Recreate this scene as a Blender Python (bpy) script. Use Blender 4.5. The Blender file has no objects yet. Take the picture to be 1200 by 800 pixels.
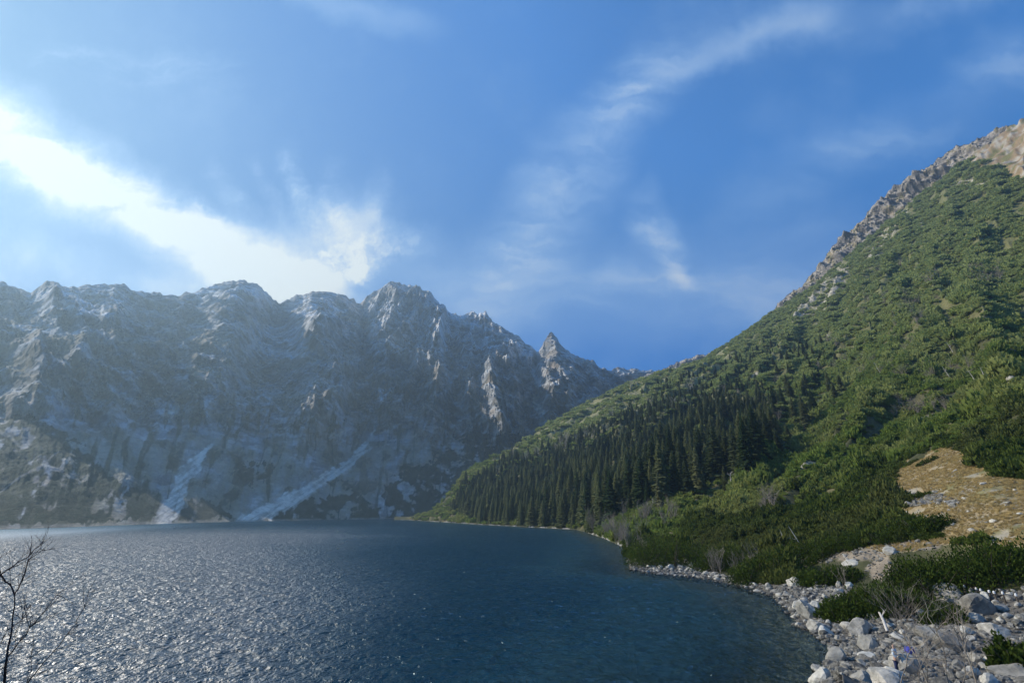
import bpy, bmesh, math, random
import numpy as np
from mathutils import Vector, Matrix, noise as mnoise

random.seed(7)
rng = np.random.default_rng(11)
R = math.radians
sc = bpy.context.scene
C = sc.collection

# ------------------------------------------------------------------ camera
F = 560.0                       # focal length in pixels of the 1200 px wide photograph
H = 11.0                        # eye height above the lake
PITCH = math.atan(200 / F)
cam_d = bpy.data.cameras.new('camera')
cam_d.sensor_width = 36.0
cam_d.lens = F / 1200 * 36
cam_d.clip_start = 0.2
cam_d.clip_end = 20000
cam = bpy.data.objects.new('camera', cam_d)
C.objects.link(cam)
cam.location = (0, 0, H)
cam.rotation_euler = (math.pi / 2 + PITCH, 0, 0)
sc.camera = cam

# ------------------------------------------------------------------ sun, exposure
SUN_AZ, SUN_EL = R(-73), R(34)          # azimuth from +Y, clockwise positive (towards +X)
sd = Vector((math.sin(SUN_AZ) * math.cos(SUN_EL), math.cos(SUN_AZ) * math.cos(SUN_EL), math.sin(SUN_EL)))
sun_d = bpy.data.lights.new('sun', 'SUN')
sun_d.energy = 5.0
sun_d.angle = R(0.5)
sun_d.color = (1.0, 0.91, 0.77)
sun = bpy.data.objects.new('sun', sun_d)
C.objects.link(sun)
sun.location = (-300, 100, 400)
sun.rotation_euler = sd.to_track_quat('Z', 'Y').to_euler()

sc.view_settings.view_transform = 'Standard'
sc.view_settings.look = 'None'
sc.view_settings.exposure = 0.34
sc.view_settings.gamma = 1
sc.cycles.use_denoising = True
sc.cycles.max_bounces = 5
sc.cycles.diffuse_bounces = 2
sc.cycles.glossy_bounces = 2
sc.cycles.transmission_bounces = 2
sc.cycles.volume_bounces = 0
sc.cycles.transparent_max_bounces = 6
sc.cycles.sample_clamp_indirect = 4
sc.cycles.sample_clamp_direct = 12
sc.cycles.use_adaptive_sampling = True
sc.cycles.adaptive_threshold = 0.02

# ------------------------------------------------------------------ node helper
class NT:
    def __init__(self, tree):
        self.t = tree
        tree.nodes.clear()
    def n(self, kind, **kw):
        nd = self.t.nodes.new(kind)
        for k, v in kw.items():
            if k.startswith('i_'):
                key = k[2:]
                key = int(key) if key.isdigit() else key.replace('_', ' ')
                if hasattr(v, 'is_output') or hasattr(v, 'links'):
                    self.t.links.new(v, nd.inputs[key])
                else:
                    nd.inputs[key].default_value = v
            else:
                setattr(nd, k, v)
        return nd
    def link(self, a, b):
        self.t.links.new(a, b)
    def m(self, op, a, b=None, c=None, clamp=False):
        nd = self.t.nodes.new('ShaderNodeMath')
        nd.operation = op
        nd.use_clamp = clamp
        for i, v in enumerate((a, b, c)):
            if v is None: continue
            if hasattr(v, 'links'): self.t.links.new(v, nd.inputs[i])
            else: nd.inputs[i].default_value = v
        return nd.outputs[0]
    def vm(self, op, a, b=None, s=None):
        nd = self.t.nodes.new('ShaderNodeVectorMath')
        nd.operation = op
        for i, v in enumerate((a, b)):
            if v is None: continue
            if hasattr(v, 'links'): self.t.links.new(v, nd.inputs[i])
            else: nd.inputs[i].default_value = v
        if s is not None:
            if hasattr(s, 'links'): self.t.links.new(s, nd.inputs['Scale'])
            else: nd.inputs['Scale'].default_value = s
        return nd.outputs['Value'] if op in ('DOT_PRODUCT', 'LENGTH') else nd.outputs['Vector']
    def sstep(self, lo, hi, x):
        nd = self.t.nodes.new('ShaderNodeMapRange')
        nd.interpolation_type = 'SMOOTHSTEP'
        self.t.links.new(x, nd.inputs['Value'])
        nd.inputs['From Min'].default_value = lo
        nd.inputs['From Max'].default_value = hi
        return nd.outputs['Result']
    def noise(self, vec, scale, detail=4, rough=.55, dist=0.0, out='Fac'):
        nd = self.t.nodes.new('ShaderNodeTexNoise')
        self.t.links.new(vec, nd.inputs['Vector'])
        nd.inputs['Scale'].default_value = scale
        nd.inputs['Detail'].default_value = detail
        nd.inputs['Roughness'].default_value = rough
        nd.inputs['Distortion'].default_value = dist
        return nd.outputs[out]
    def mix(self, fac, a, b, blend='MIX'):
        nd = self.t.nodes.new('ShaderNodeMix')
        nd.data_type = 'RGBA'
        nd.blend_type = blend
        for key, v in ((0, fac), (6, a), (7, b)):
            if hasattr(v, 'links'): self.t.links.new(v, nd.inputs[key])
            else: nd.inputs[key].default_value = v if key == 0 else (*v[:3], 1)
        return nd.outputs[2]

# ------------------------------------------------------------------ world: Nishita sky with high cirrus
w = bpy.data.worlds.new('World')
sc.world = w
w.use_nodes = True
N = NT(w.node_tree)
sky = N.n('ShaderNodeTexSky', sky_type='NISHITA', sun_disc=False)
sky.sun_elevation = SUN_EL
sky.sun_rotation = SUN_AZ
sky.altitude = 1400
sky.air_density = 1.0
sky.dust_density = 0.6
sky.ozone_density = 3.0
tc = N.n('ShaderNodeTexCoord')
d = tc.outputs['Generated']
sep = N.n('ShaderNodeSeparateXYZ', i_0=d)
dx, dy, dz = sep.outputs
lum = N.vm('DOT_PRODUCT', sky.outputs['Color'], (.25, .6, .15))
soft = N.m('DIVIDE', 1.0, N.m('ADD', 1.0, N.m('MULTIPLY', N.m('MAXIMUM', N.m('SUBTRACT', lum, 1.25), 0.0), .9)))
tint = N.mix(N.sstep(.12, .55, dz), (0.22, 1.32, 2.7), (0.39, 1.36, 2.05))
base = N.vm('SCALE', N.mix(1.0, sky.outputs['Color'], tint, 'MULTIPLY'), s=soft)
# sky chart: gnomonic coordinates about the direction 20 degrees above +Y (tied to the sky, infinitely far)
cp, sp_ = math.cos(PITCH), math.sin(PITCH)
fw = N.m('ADD', N.m('MULTIPLY', dy, cp), N.m('MULTIPLY', dz, sp_))
up = N.m('SUBTRACT', N.m('MULTIPLY', dz, cp), N.m('MULTIPLY', dy, sp_))
fw = N.m('MAXIMUM', fw, 0.08)
u = N.m('DIVIDE', dx, fw)
v = N.m('DIVIDE', up, fw)
# cloud-layer plane coordinates for the texture
zc = N.m('MAXIMUM', dz, 0.03)
pl = N.n('ShaderNodeCombineXYZ', i_0=N.m('DIVIDE', dx, zc), i_1=N.m('DIVIDE', dy, zc), i_2=0.0).outputs[0]
chart = N.n('ShaderNodeCombineXYZ', i_0=u, i_1=v, i_2=0.0).outputs[0]
wrp = N.noise(chart, 2.3, 3, .5, out='Color')
wrp = N.vm('SCALE', N.vm('SUBTRACT', wrp, (.5, .5, .5)), s=.16)
cw = N.vm('ADD', chart, wrp)
wrp2 = N.noise(chart, 11, 6, .65, out='Color')
cw = N.vm('ADD', cw, N.vm('SCALE', N.vm('SUBTRACT', wrp2, (.5, .5, .5)), s=.075))
sw = N.n('ShaderNodeSeparateXYZ', i_0=cw)
uw, vw = sw.outputs[0], sw.outputs[1]
def PXU(x, y): return ((x - 600) / F, (400 - y) / F)
def streak(p0, p1, w0, w1, soft=1.0, e0=.08, e1=.08):
    """smooth capsule between two sky points, its width tapering from w0 to w1 (pixels)"""
    (u0, v0), (u1, v1) = PXU(*p0), PXU(*p1)
    L = math.hypot(u1 - u0, v1 - v0)
    ax, ay = (u1 - u0) / L, (v1 - v0) / L
    du = N.m('SUBTRACT', uw, u0); dv = N.m('SUBTRACT', vw, v0)
    t = N.m('ADD', N.m('MULTIPLY', du, ax), N.m('MULTIPLY', dv, ay))
    q = N.m('ABSOLUTE', N.m('SUBTRACT', N.m('MULTIPLY', dv, ax), N.m('MULTIPLY', du, ay)))
    tn = N.m('DIVIDE', t, L, clamp=True)
    wd = N.m('ADD', w0 / F, N.m('MULTIPLY', tn, (w1 - w0) / F))
    r = N.m('DIVIDE', q, wd)
    a = N.m('SUBTRACT', 1.0, N.sstep(1 - soft if soft < 1 else 0.0, 1.0, r))
    b = N.m('MULTIPLY', N.sstep(-e0, e0 * .3, t), N.m('SUBTRACT', 1.0, N.sstep(L - e1 * .3, L + e1, t)))
    return N.m('MULTIPLY', a, b)
def rotnoise(ang, sx, sy, scale, detail=6, rough=.6, dist=.3):
    mp = N.n('ShaderNodeMapping')
    N.link(cw, mp.inputs['Vector'])
    mp.inputs['Rotation'].default_value = (0, 0, R(ang))
    mp.inputs['Scale'].default_value = (sx, sy, 1)
    return N.noise(mp.outputs[0], scale, detail, rough, dist)
fib_a = rotnoise(38, 1.0, 4.0, 3.0)          # fibres falling to the right
fib_b = rotnoise(120, 1.0, 3.2, 4.5, 7, .62, .6)   # the fan's wisps
fib_c = rotnoise(-30, 1.0, 3.5, 2.4)         # rising to the right
soft_n = N.noise(chart, 3.4, 6, .6)
def acc(lst):
    o = lst[0]
    for k in lst[1:]: o = N.m('ADD', o, k)
    return o
main = streak((-500, -62), (340, 322), 118, 52, .95, .3, .30)
main2 = streak((-500, -60), (330, 325), 60, 26, 1.0, .3, .1)
main = N.m('MULTIPLY', N.m('ADD', main, N.m('MULTIPLY', main2, .35)), N.m('ADD', .62, N.m('MULTIPLY', N.sstep(.3, .62, fib_a), .5)))
under = N.m('MULTIPLY', streak((-300, 290), (380, 350), 150, 50, 1.0, .4, .1), N.m('ADD', .26, N.m('MULTIPLY', N.sstep(.35, .7, soft_n), .42)))
fan = N.m('MULTIPLY', streak((300, 310), (430, 265), 95, 62, 1.0, .2, .1), N.m('ADD', .16, N.m('MULTIPLY', N.sstep(.36, .66, soft_n), .50)))
fingers = [((395, 330), (345, 190), 23, 19, .55), ((360, 320), (262, 205), 29, 19, .42), ((425, 320), (395, 215), 29, 24, .50), ((442, 300), (448, 215), 22, 16, .42), ((330, 320), (225, 235), 31, 22, .36),
           ((380, 330), (310, 200), 20, 14, .40), ((300, 300), (180, 215), 34, 19, .25), ((455, 300), (478, 290), 29, 22, .35), ((410, 320), (372, 225), 17, 12, .45)]
fan2 = acc([N.m('MULTIPLY', streak(a_, b_, w0_, w1_, 1.0, .1, .06), k_) for a_, b_, w0_, w1_, k_ in fingers])
feather = N.noise(cw, 14, 6, .7)
fan2 = N.m('MULTIPLY', N.m('MULTIPLY', fan2, .8), N.m('MULTIPLY', N.m('ADD', .25, N.m('MULTIPLY', N.sstep(.35, .68, fib_b), .9)), N.m('ADD', .35, N.m('MULTIPLY', N.sstep(.35, .65, feather), .75))))
fan3 = N.m('MULTIPLY', streak((320, 335), (470, 290), 40, 34, 1.0, .2, .12), N.m('ADD', .2, N.m('MULTIPLY', N.sstep(.35, .65, feather), .45)))
tl = N.m('MULTIPLY', streak((60, 80), (250, 95), 26, 30, 1.0, .1, .1), N.m('MULTIPLY', N.sstep(.42, .8, fib_a), .55))
tc_ = N.m('MULTIPLY', streak((350, -5), (480, 30), 30, 30, 1.0, .1, .1), .22)
s1 = N.m('MULTIPLY', streak((770, 88), (960, 12), 22, 40, 1.0, .06, .1), .30)
s1b = N.m('MULTIPLY', streak((900, 30), (1160, -10), 60, 40, 1.0, .2, .2), N.m('ADD', .12, N.m('MULTIPLY', N.sstep(.4, .7, soft_n), .25)))
s2 = N.m('MULTIPLY', streak((590, 310), (760, 90), 80, 60, 1.0, .25, .2), N.m('ADD', .14, N.m('MULTIPLY', N.sstep(.3, .75, fib_b), .45)))
s3 = N.m('MULTIPLY', streak((755, 245), (790, 320), 40, 22, 1.0, .08, .06), N.m('MULTIPLY', N.sstep(.25, .6, fib_b), .42))
s4 = N.m('MULTIPLY', streak((560, 340), (960, 330), 90, 110, 1.0, .4, .4), N.m('ADD', .24, N.m('MULTIPLY', N.sstep(.35, .7, fib_c), .30)))
s5 = N.m('MULTIPLY', streak((950, 200), (1250, 60), 50, 60, 1.0, .3, .3), N.m('ADD', .08, N.m('MULTIPLY', N.sstep(.35, .7, fib_c), .3)))
veil = N.m('MULTIPLY', N.sstep(.45, .85, soft_n), .16)
mask = acc([main, under, fan, fan2, fan3, tl, tc_, s1, s1b, s2, s3, s4, s5, veil])
# cloud glow added round the sun, left of the picture, to brighten lake reflections
sdn = N.vm('DOT_PRODUCT', d, tuple(sd))
glow = N.m('MULTIPLY', N.sstep(.965, .998, sdn), .7)
mask = N.m('MINIMUM', N.m('ADD', mask, glow), 1.0)
front = N.m('MULTIPLY', N.sstep(.05, .25, N.m('ADD', N.m('MULTIPLY', dy, cp), N.m('MULTIPLY', dz, sp_))), N.sstep(0.0, .05, dz))
mask = N.m('MULTIPLY', mask, front)
clear = N.m('SUBTRACT', 1.0, streak((560, 420), (900, 420), 50, 40, 1.0, .3, .1))
ccol = N.mix(N.sstep(.2, 1.0, mask), (4.0, 5.8, 8.0), (7.2, 7.4, 7.0))
ccol = N.vm('SCALE', ccol, s=N.m('ADD', 1.0, N.m('MULTIPLY', N.sstep(.985, .999, sdn), 2.0)))  # added glow boosted further close to the sun
col = N.mix(mask, base, ccol)
bg = N.n('ShaderNodeBackground', i_Color=col, i_Strength=0.1)
out = N.n('ShaderNodeOutputWorld')
N.link(bg.outputs[0], out.inputs['Surface'])

# ------------------------------------------------------------------ geometry of the view: picture points -> directions
def ray(px, py):
    px = np.asarray(px, float); py = np.asarray(py, float)
    a = px - 600; b = 400 - py
    upv = b * cp + F * sp_
    fwv = F * cp - b * sp_
    return np.arctan2(a, fwv), upv / np.hypot(a, fwv)     # azimuth, tan(elevation)
def pt(px, py, r):
    az, te = ray(px, py)
    return Vector((r * math.sin(az), r * math.cos(az), H + r * te))
def project(x, y, z):
    zz = z - H
    f_ = y * cp + zz * sp_
    u_ = zz * cp - y * sp_
    f_ = np.where(f_ < 1e-3, 1e-3, f_)
    return 600 + F * x / f_, 400 - F * u_ / f_

# ------------------------------------------------------------------ numpy noise
def _hash(ix, iy, seed):
    h = (ix.astype(np.int64) * 374761393 + iy.astype(np.int64) * 668265263 + seed * 1442695041) & 0xFFFFFFFF
    h = ((h ^ (h >> 13)) * 1274126177) & 0xFFFFFFFF
    return ((h ^ (h >> 16)) & 0xFFFF) / 65535.0
def perlin(x, y, seed=0):
    x0 = np.floor(x); y0 = np.floor(y)
    fx = x - x0; fy = y - y0
    def g(ix, iy, ax, ay):
        a = _hash(ix, iy, seed) * 2 * np.pi
        return np.cos(a) * ax + np.sin(a) * ay
    sx = fx * fx * fx * (fx * (fx * 6 - 15) + 10); sy = fy * fy * fy * (fy * (fy * 6 - 15) + 10)
    a = g(x0, y0, fx, fy); b = g(x0 + 1, y0, fx - 1, fy)
    c = g(x0, y0 + 1, fx, fy - 1); e = g(x0 + 1, y0 + 1, fx - 1, fy - 1)
    return ((a + sx * (b - a)) * (1 - sy) + (c + sx * (e - c)) * sy) * 1.5
def fbm(x, y, seed=0, octv=4, gain=.5):
    s = 0; a = 1; t = 0
    for k in range(octv):
        s = s + a * perlin(x * 2 ** k, y * 2 ** k, seed + k * 17); t += a; a *= gain
    return s / t
def ridged(x, y, seed=0, octv=4, gain=.55):
    s = 0; a = 1; t = 0; wgt = 1
    for k in range(octv):
        r_ = 1 - np.abs(perlin(x * 2.03 ** k, y * 2.03 ** k, seed + k * 13)) * 1.6
        r_ = np.clip(r_, 0, 1) ** 2
        s = s + a * r_ * wgt; t += a; wgt = np.clip(r_ * 1.6, 0.15, 1); a *= gain
    return s / t
def sst(lo, hi, x):
    t = np.clip((x - lo) / (hi - lo), 0, 1)
    return t * t * (3 - 2 * t)
def inpoly(px, py, poly):
    c = np.zeros(px.shape, bool); n = len(poly)
    for i in range(n):
        x1, y1 = poly[i]; x2, y2 = poly[(i + 1) % n]
        if y1 == y2: continue
        c ^= ((y1 > py) != (y2 > py)) & (px < (x2 - x1) * (py - y1) / (y2 - y1) + x1)
    return c
def polyline_mask(px, py, pts, soft=1.5):
    """1 on a polyline of (x, y, halfwidth), 0 away from it"""
    m = np.zeros(px.shape)
    for (x1, y1, w1), (x2, y2, w2) in zip(pts[:-1], pts[1:]):
        dx_, dy_ = x2 - x1, y2 - y1
        t = np.clip(((px - x1) * dx_ + (py - y1) * dy_) / (dx_ * dx_ + dy_ * dy_), 0, 1)
        dd = np.hypot(px - x1 - t * dx_, py - y1 - t * dy_)
        ww = w1 + t * (w2 - w1)
        m = np.maximum(m, 1 - sst(ww - soft, ww + soft, dd))
    return m

def lay(base, colr, m_): return base * (1 - m_[..., None]) + np.asarray(colr) * m_[..., None]

# ------------------------------------------------------------------ object helpers
def tag(o, label=None, cat=None, group=None, kind=None):
    if label: o['label'] = label
    if cat: o['category'] = cat
    if group: o['group'] = group
    if kind: o['kind'] = kind
    return o
def mesh_np(name, verts, faces, mat=None, smooth=False):
    me = bpy.data.meshes.new(name)
    verts = np.asarray(verts, np.float32); faces = np.asarray(faces, np.int32)
    k = faces.shape[1]
    me.vertices.add(len(verts)); me.vertices.foreach_set('co', verts.ravel())
    me.loops.add(faces.size); me.loops.foreach_set('vertex_index', faces.ravel())
    me.polygons.add(len(faces))
    me.polygons.foreach_set('loop_start', np.arange(0, faces.size, k, dtype=np.int32))
    me.polygons.foreach_set('loop_total', np.full(len(faces), k, np.int32))
    me.polygons.foreach_set('use_smooth', np.full(len(faces), smooth, bool))
    me.update(calc_edges=True); me.validate()
    if mat: me.materials.append(mat)
    return me
def link(name, me, parent=None):
    o = bpy.data.objects.new(name, me); C.objects.link(o)
    if parent: o.parent = parent
    return o
def empty(name, loc=(0, 0, 0), rz=0):
    o = bpy.data.objects.new(name, None); C.objects.link(o)
    o.location = loc; o.rotation_euler = (0, 0, rz); o.empty_display_size = .3
    return o
def copy_tree(o, parent=None):
    c = o.copy(); C.objects.link(c); c.parent = parent
    for ch in list(o.children): copy_tree(ch, c)
    return c
def grid_faces(nr, nc):
    i = np.arange(nr * nc).reshape(nr, nc)
    return np.stack([i[:-1, :-1].ravel(), i[:-1, 1:].ravel(), i[1:, 1:].ravel(), i[1:, :-1].ravel()], 1)
def color_attr(me, name, arr):
    a = me.color_attributes.new(name, 'FLOAT_COLOR', 'POINT')
    c = np.ones((len(me.vertices), 4), np.float32); c[:, :3] = arr
    a.data.foreach_set('color', c.ravel())
def float_attr(me, name, arr):
    a = me.attributes.new(name, 'FLOAT', 'POINT')
    a.data.foreach_set('value', np.asarray(arr, np.float32))
def mat(name):
    m_ = bpy.data.materials.new(name); m_.use_nodes = True
    return m_, NT(m_.node_tree)
def finish(NN, bsdf):
    o = NN.n('ShaderNodeOutputMaterial'); NN.link(bsdf, o.inputs['Surface'])

# ------------------------------------------------------------------ materials
def ground_material(name, s1, s2, bump_d, amp=.35, rough=.9, fine=None):
    m_, n = mat(name)
    tcx = n.n('ShaderNodeTexCoord').outputs['Object']
    ca = n.n('ShaderNodeVertexColor', layer_name='Col').outputs['Color']
    a = n.noise(tcx, s1, 6, .65); b = n.noise(tcx, s2, 5, .7, .4)
    k = n.m('ADD', n.m('MULTIPLY', n.sstep(.3, .7, a), amp), n.m('MULTIPLY', n.sstep(.3, .7, b), amp))
    k = n.m('ADD', k, 1 - amp)
    kc = n.n('ShaderNodeCombineXYZ', i_0=k, i_1=k, i_2=k).outputs[0]
    colr = n.mix(1.0, ca, kc, 'MULTIPLY')
    bp = n.n('ShaderNodeBump', i_Height=n.m('ADD', a, n.m('MULTIPLY', b, .5)), i_Distance=bump_d, i_Strength=.9)
    p = n.n('ShaderNodeBsdfPrincipled', i_Base_Color=colr, i_Roughness=rough, i_Normal=bp.outputs[0])
    p.inputs['Specular IOR Level'].default_value = .2
    finish(n, p.outputs[0])
    return m_
M_mount = ground_material('mountain_rock', .035, .16, 9.0, .34)
M_crag = ground_material('crag_rock', .08, .35, 4.0, .4)
M_hill = ground_material('hillside_ground', .5, 3.0, .25, .35)

def foliage(name, c1, c2, scale=.6, trans=.25, rnd=.35, c3=None):
    m_, n = mat(name)
    tcx = n.n('ShaderNodeTexCoord').outputs['Object']
    oi = n.n('ShaderNodeObjectInfo').outputs['Random']
    geo = n.n('ShaderNodeNewGeometry').outputs['Position']
    a = n.noise(tcx, scale, 3, .6)
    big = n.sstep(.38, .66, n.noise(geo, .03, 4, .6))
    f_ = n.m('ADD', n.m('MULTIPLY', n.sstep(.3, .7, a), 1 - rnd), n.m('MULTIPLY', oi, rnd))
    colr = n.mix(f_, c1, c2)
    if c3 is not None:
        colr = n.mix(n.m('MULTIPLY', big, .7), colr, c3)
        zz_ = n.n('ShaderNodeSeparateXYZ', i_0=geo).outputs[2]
        colr = n.mix(n.m('MULTIPLY', n.sstep(40, 190, n.m('ADD', zz_, n.m('MULTIPLY', big, 50))), .75), colr, (.37, .42, .16))  # paler with height: grassy tone plus the upper slope's sunlight put into the colour
    df = n.n('ShaderNodeBsdfDiffuse', i_Color=colr)
    tr = n.n('ShaderNodeBsdfTranslucent', i_Color=colr)
    ms = n.n('ShaderNodeMixShader', i_0=trans, i_1=df.outputs[0], i_2=tr.outputs[0])
    finish(n, ms.outputs[0])
    return m_
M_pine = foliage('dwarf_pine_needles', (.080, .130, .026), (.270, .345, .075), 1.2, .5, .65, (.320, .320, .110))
M_pine_mid = foliage('dwarf_pine_needles_lower_bank', (.036, .062, .013), (.125, .165, .034), .8, .35, .6, (.125, .130, .042))  # darker copy of the needles, shade of the lower bank put into the colour
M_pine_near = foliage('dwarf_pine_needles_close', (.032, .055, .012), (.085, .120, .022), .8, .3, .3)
M_spruce = foliage('spruce_needles', (.045, .078, .034), (.250, .265, .120), .15, .45, .9)
M_spruce_pale = foliage('pale_spruce_needles', (.12, .13, .06), (.19, .19, .09), .3, .2, .4)
def simple(name, c1, c2, scale=3, rough=.85, bump=.02):
    m_, n = mat(name)
    tcx = n.n('ShaderNodeTexCoord').outputs['Object']
    a = n.noise(tcx, scale, 6, .65)
    colr = n.mix(n.sstep(.3, .7, a), c1, c2)
    bp = n.n('ShaderNodeBump', i_Height=a, i_Distance=bump, i_Strength=.8)
    p = n.n('ShaderNodeBsdfPrincipled', i_Base_Color=colr, i_Roughness=rough, i_Normal=bp.outputs[0])
    p.inputs['Specular IOR Level'].default_value = .3
    finish(n, p.outputs[0])
    return m_
M_bark = simple('spruce_bark', (.05, .04, .03), (.11, .09, .07), 2)
M_twig = simple('grey_bare_twigs', (.20, .17, .14), (.32, .28, .22), 1)
M_twig_dark = simple('dark_bare_twigs', (.018, .012, .014), (.05, .035, .035), 6)
M_snag = simple('bleached_wood', (.42, .39, .34), (.6, .56, .5), 2)
def rock_material(name, c1, c2, c3):
    m_, n = mat(name)
    tcx = n.n('ShaderNodeTexCoord').outputs['Object']
    oi = n.n('ShaderNodeObjectInfo').outputs['Random']
    a = n.noise(tcx, 1.1, 6, .65, .3); b = n.noise(tcx, 7, 5, .7)
    colr = n.mix(n.sstep(.35, .65, a), c1, c2)
    colr = n.mix(n.m('MULTIPLY', n.sstep(.55, .75, b), .6), colr, c3)
    zz_ = n.n('ShaderNodeSeparateXYZ', i_0=n.n('ShaderNodeNewGeometry').outputs['Position']).outputs[2]
    wet = n.m('ADD', .35, n.m('MULTIPLY', n.sstep(.08, .32, n.m('ADD', zz_, n.m('MULTIPLY', a, .2))), .65))
    k = n.m('MULTIPLY', wet, n.m('ADD', .55, n.m('MULTIPLY', oi, .6)))
    kc = n.n('ShaderNodeCombineXYZ', i_0=k, i_1=k, i_2=k).outputs[0]
    colr = n.mix(1.0, colr, kc, 'MULTIPLY')
    bp = n.n('ShaderNodeBump', i_Height=n.m('ADD', a, n.m('MULTIPLY', b, .35)), i_Distance=.12, i_Strength=.9)
    p = n.n('ShaderNodeBsdfPrincipled', i_Base_Color=colr, i_Roughness=.85, i_Normal=bp.outputs[0])
    p.inputs['Specular IOR Level'].default_value = .25
    finish(n, p.outputs[0])
    return m_
M_rock = rock_material('granite', (.24, .23, .20), (.50, .475, .42), (.10, .095, .08))
M_rock_white = rock_material('pale_granite', (.46, .435, .37), (.64, .61, .53), (.26, .24, .20))

# ------------------------------------------------------------------ far mountain wall
def px_line_az(lst):
    az, te = ray([p[0] for p in lst], [p[1] for p in lst])
    return az, te
ridge = [(-420, 395, 1250), (-250, 350, 1350), (-120, 338, 1420), (-60, 322, 1440), (0, 325.5, 1450), (22, 331, 1460), (38, 336, 1465), (55, 330, 1470), (68, 329, 1475), (80, 331, 1480), (89, 334, 1490),
         (105, 331, 1500), (127, 333, 1510), (145, 334, 1520), (161, 340, 1540), (185, 343, 1570), (212, 346, 1600), (226, 339, 1620), (238, 337, 1630), (255, 333, 1640), (268, 329, 1650), (282, 328, 1650),
         (297, 332, 1660), (306, 336, 1680), (314, 343, 1700), (320, 352, 1720), (327, 355, 1740), (340, 351, 1735), (352, 345, 1720), (361, 343.5, 1710), (372, 341.5, 1700), (382, 342, 1710), (395, 344, 1740),
         (405, 345, 1760), (414, 350, 1780), (422, 355, 1790), (430, 346, 1780), (440, 338, 1770), (450, 332, 1760), (458, 327.5, 1750), (466, 325.5, 1750), (474, 328, 1745), (484, 330, 1735), (494, 336, 1720),
         (503, 342, 1705), (512, 350, 1690), (520, 356, 1680), (530, 362, 1665), (541, 367.5, 1650), (548, 363, 1640), (554, 361, 1630), (562, 364, 1620), (570, 368, 1610), (577, 375, 1595), (584, 380, 1590),
         (594, 387, 1570), (605, 391, 1550), (617, 399, 1530), (629, 409, 1510), (633, 406, 1480), (638, 400, 1460), (642, 393, 1450), (646, 386.5, 1450), (649, 390, 1450), (653, 396, 1455), (657, 403, 1460), (663, 410, 1470), (670, 415, 1480),
         (678, 419, 1490), (687, 422, 1500), (695, 425, 1510), (704, 430, 1530), (712, 432.5, 1540), (722, 430, 1560), (733, 428.5, 1570), (745, 430, 1575), (754, 430, 1580), (765, 433, 1590), (780, 435, 1600), (830, 445, 1620), (900, 470, 1650)]
basel = [(-420, 640), (-250, 630), (-60, 621.5), (0, 620), (65, 618), (130, 615.5), (200, 613), (270, 611), (330, 610), (380, 609), (430, 608.2), (470, 607.6), (520, 607.3), (900, 607.3)]
r_az, r_te = px_line_az(ridge)
r_r = np.array([p[2] for p in ridge], float); r_z = H + r_r * r_te
b_az, b_te = px_line_az(basel)
b_r = np.minimum(H / -b_te, 960); b_r[0:2] = (380, 430)
def shore_far(az): return np.interp(az, b_az, b_r)

NC, NR = 1500, 520
az = np.linspace(R(-62), R(24), NC)
vv = np.concatenate([np.linspace(-.03, 1, NR), [1.02, 1.06, 1.15, 1.3]])
AZ, V = np.meshgrid(az, vv)
rb = shore_far(AZ); rr = np.interp(AZ, r_az, r_r); zr = np.interp(AZ, r_az, r_z)
S = AZ * 1300.0
# sharpen the skyline with little rock teeth
zr = zr + 7 * perlin(S / 22, S * 0, 5) + 4 * perlin(S / 9, S * 0, 9)
brk = .40 + .07 * perlin(S / 260, S * 0 + 3.3, 4)
zb = .23 + .05 * perlin(S / 310, S * 0 + 8.3, 6)
Vc = np.clip(V, 0, 1)
g = np.where(Vc < brk, zb * (Vc / brk) ** 1.25, zb + (1 - zb) * ((Vc - brk) / (1 - brk)) ** 1.0)
# ledges
g2 = g + .016 * np.sin(g * 46 + 3 * fbm(S / 180, g * 6, 31, 3)) * sst(.15, .4, g) * (1 - sst(.9, 1, g))
Z = zr * g2
RR = rb + (rr - rb) * Vc
back = V > 1
Z = np.where(back, zr - (V - 1) * 900, Z); RR = np.where(back, rr + (V - 1) * 900, RR)
under = V < 0
Z = np.where(under, V * 200, Z)
cliff = sst(.16, .34, g) * (1 - .75 * sst(.88, 1.0, g))
talus = sst(0.01, .08, g) * (1 - cliff)
hz = Z
shear = S + hz * .25 * np.sin(S / 170 + 1)       # ribs lean alternately
big = ridged(shear / 330, hz / 900 + 2, 3, 3) * 190
mid = ridged(shear / 115 + .3 * perlin(hz / 120, S / 200, 8), hz / 360, 13, 4) * 98
sml = ridged(shear / 38, hz / 75, 23, 4) * 36
tny = fbm(S / 11, hz / 9, 43, 4) * 13
diag = ridged((S + hz * 1.1) / 85, (hz - S * .5) / 260, 71, 3) * 40
D = (big - 90) + (mid - 50) + (sml - 14) + tny + diag
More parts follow.
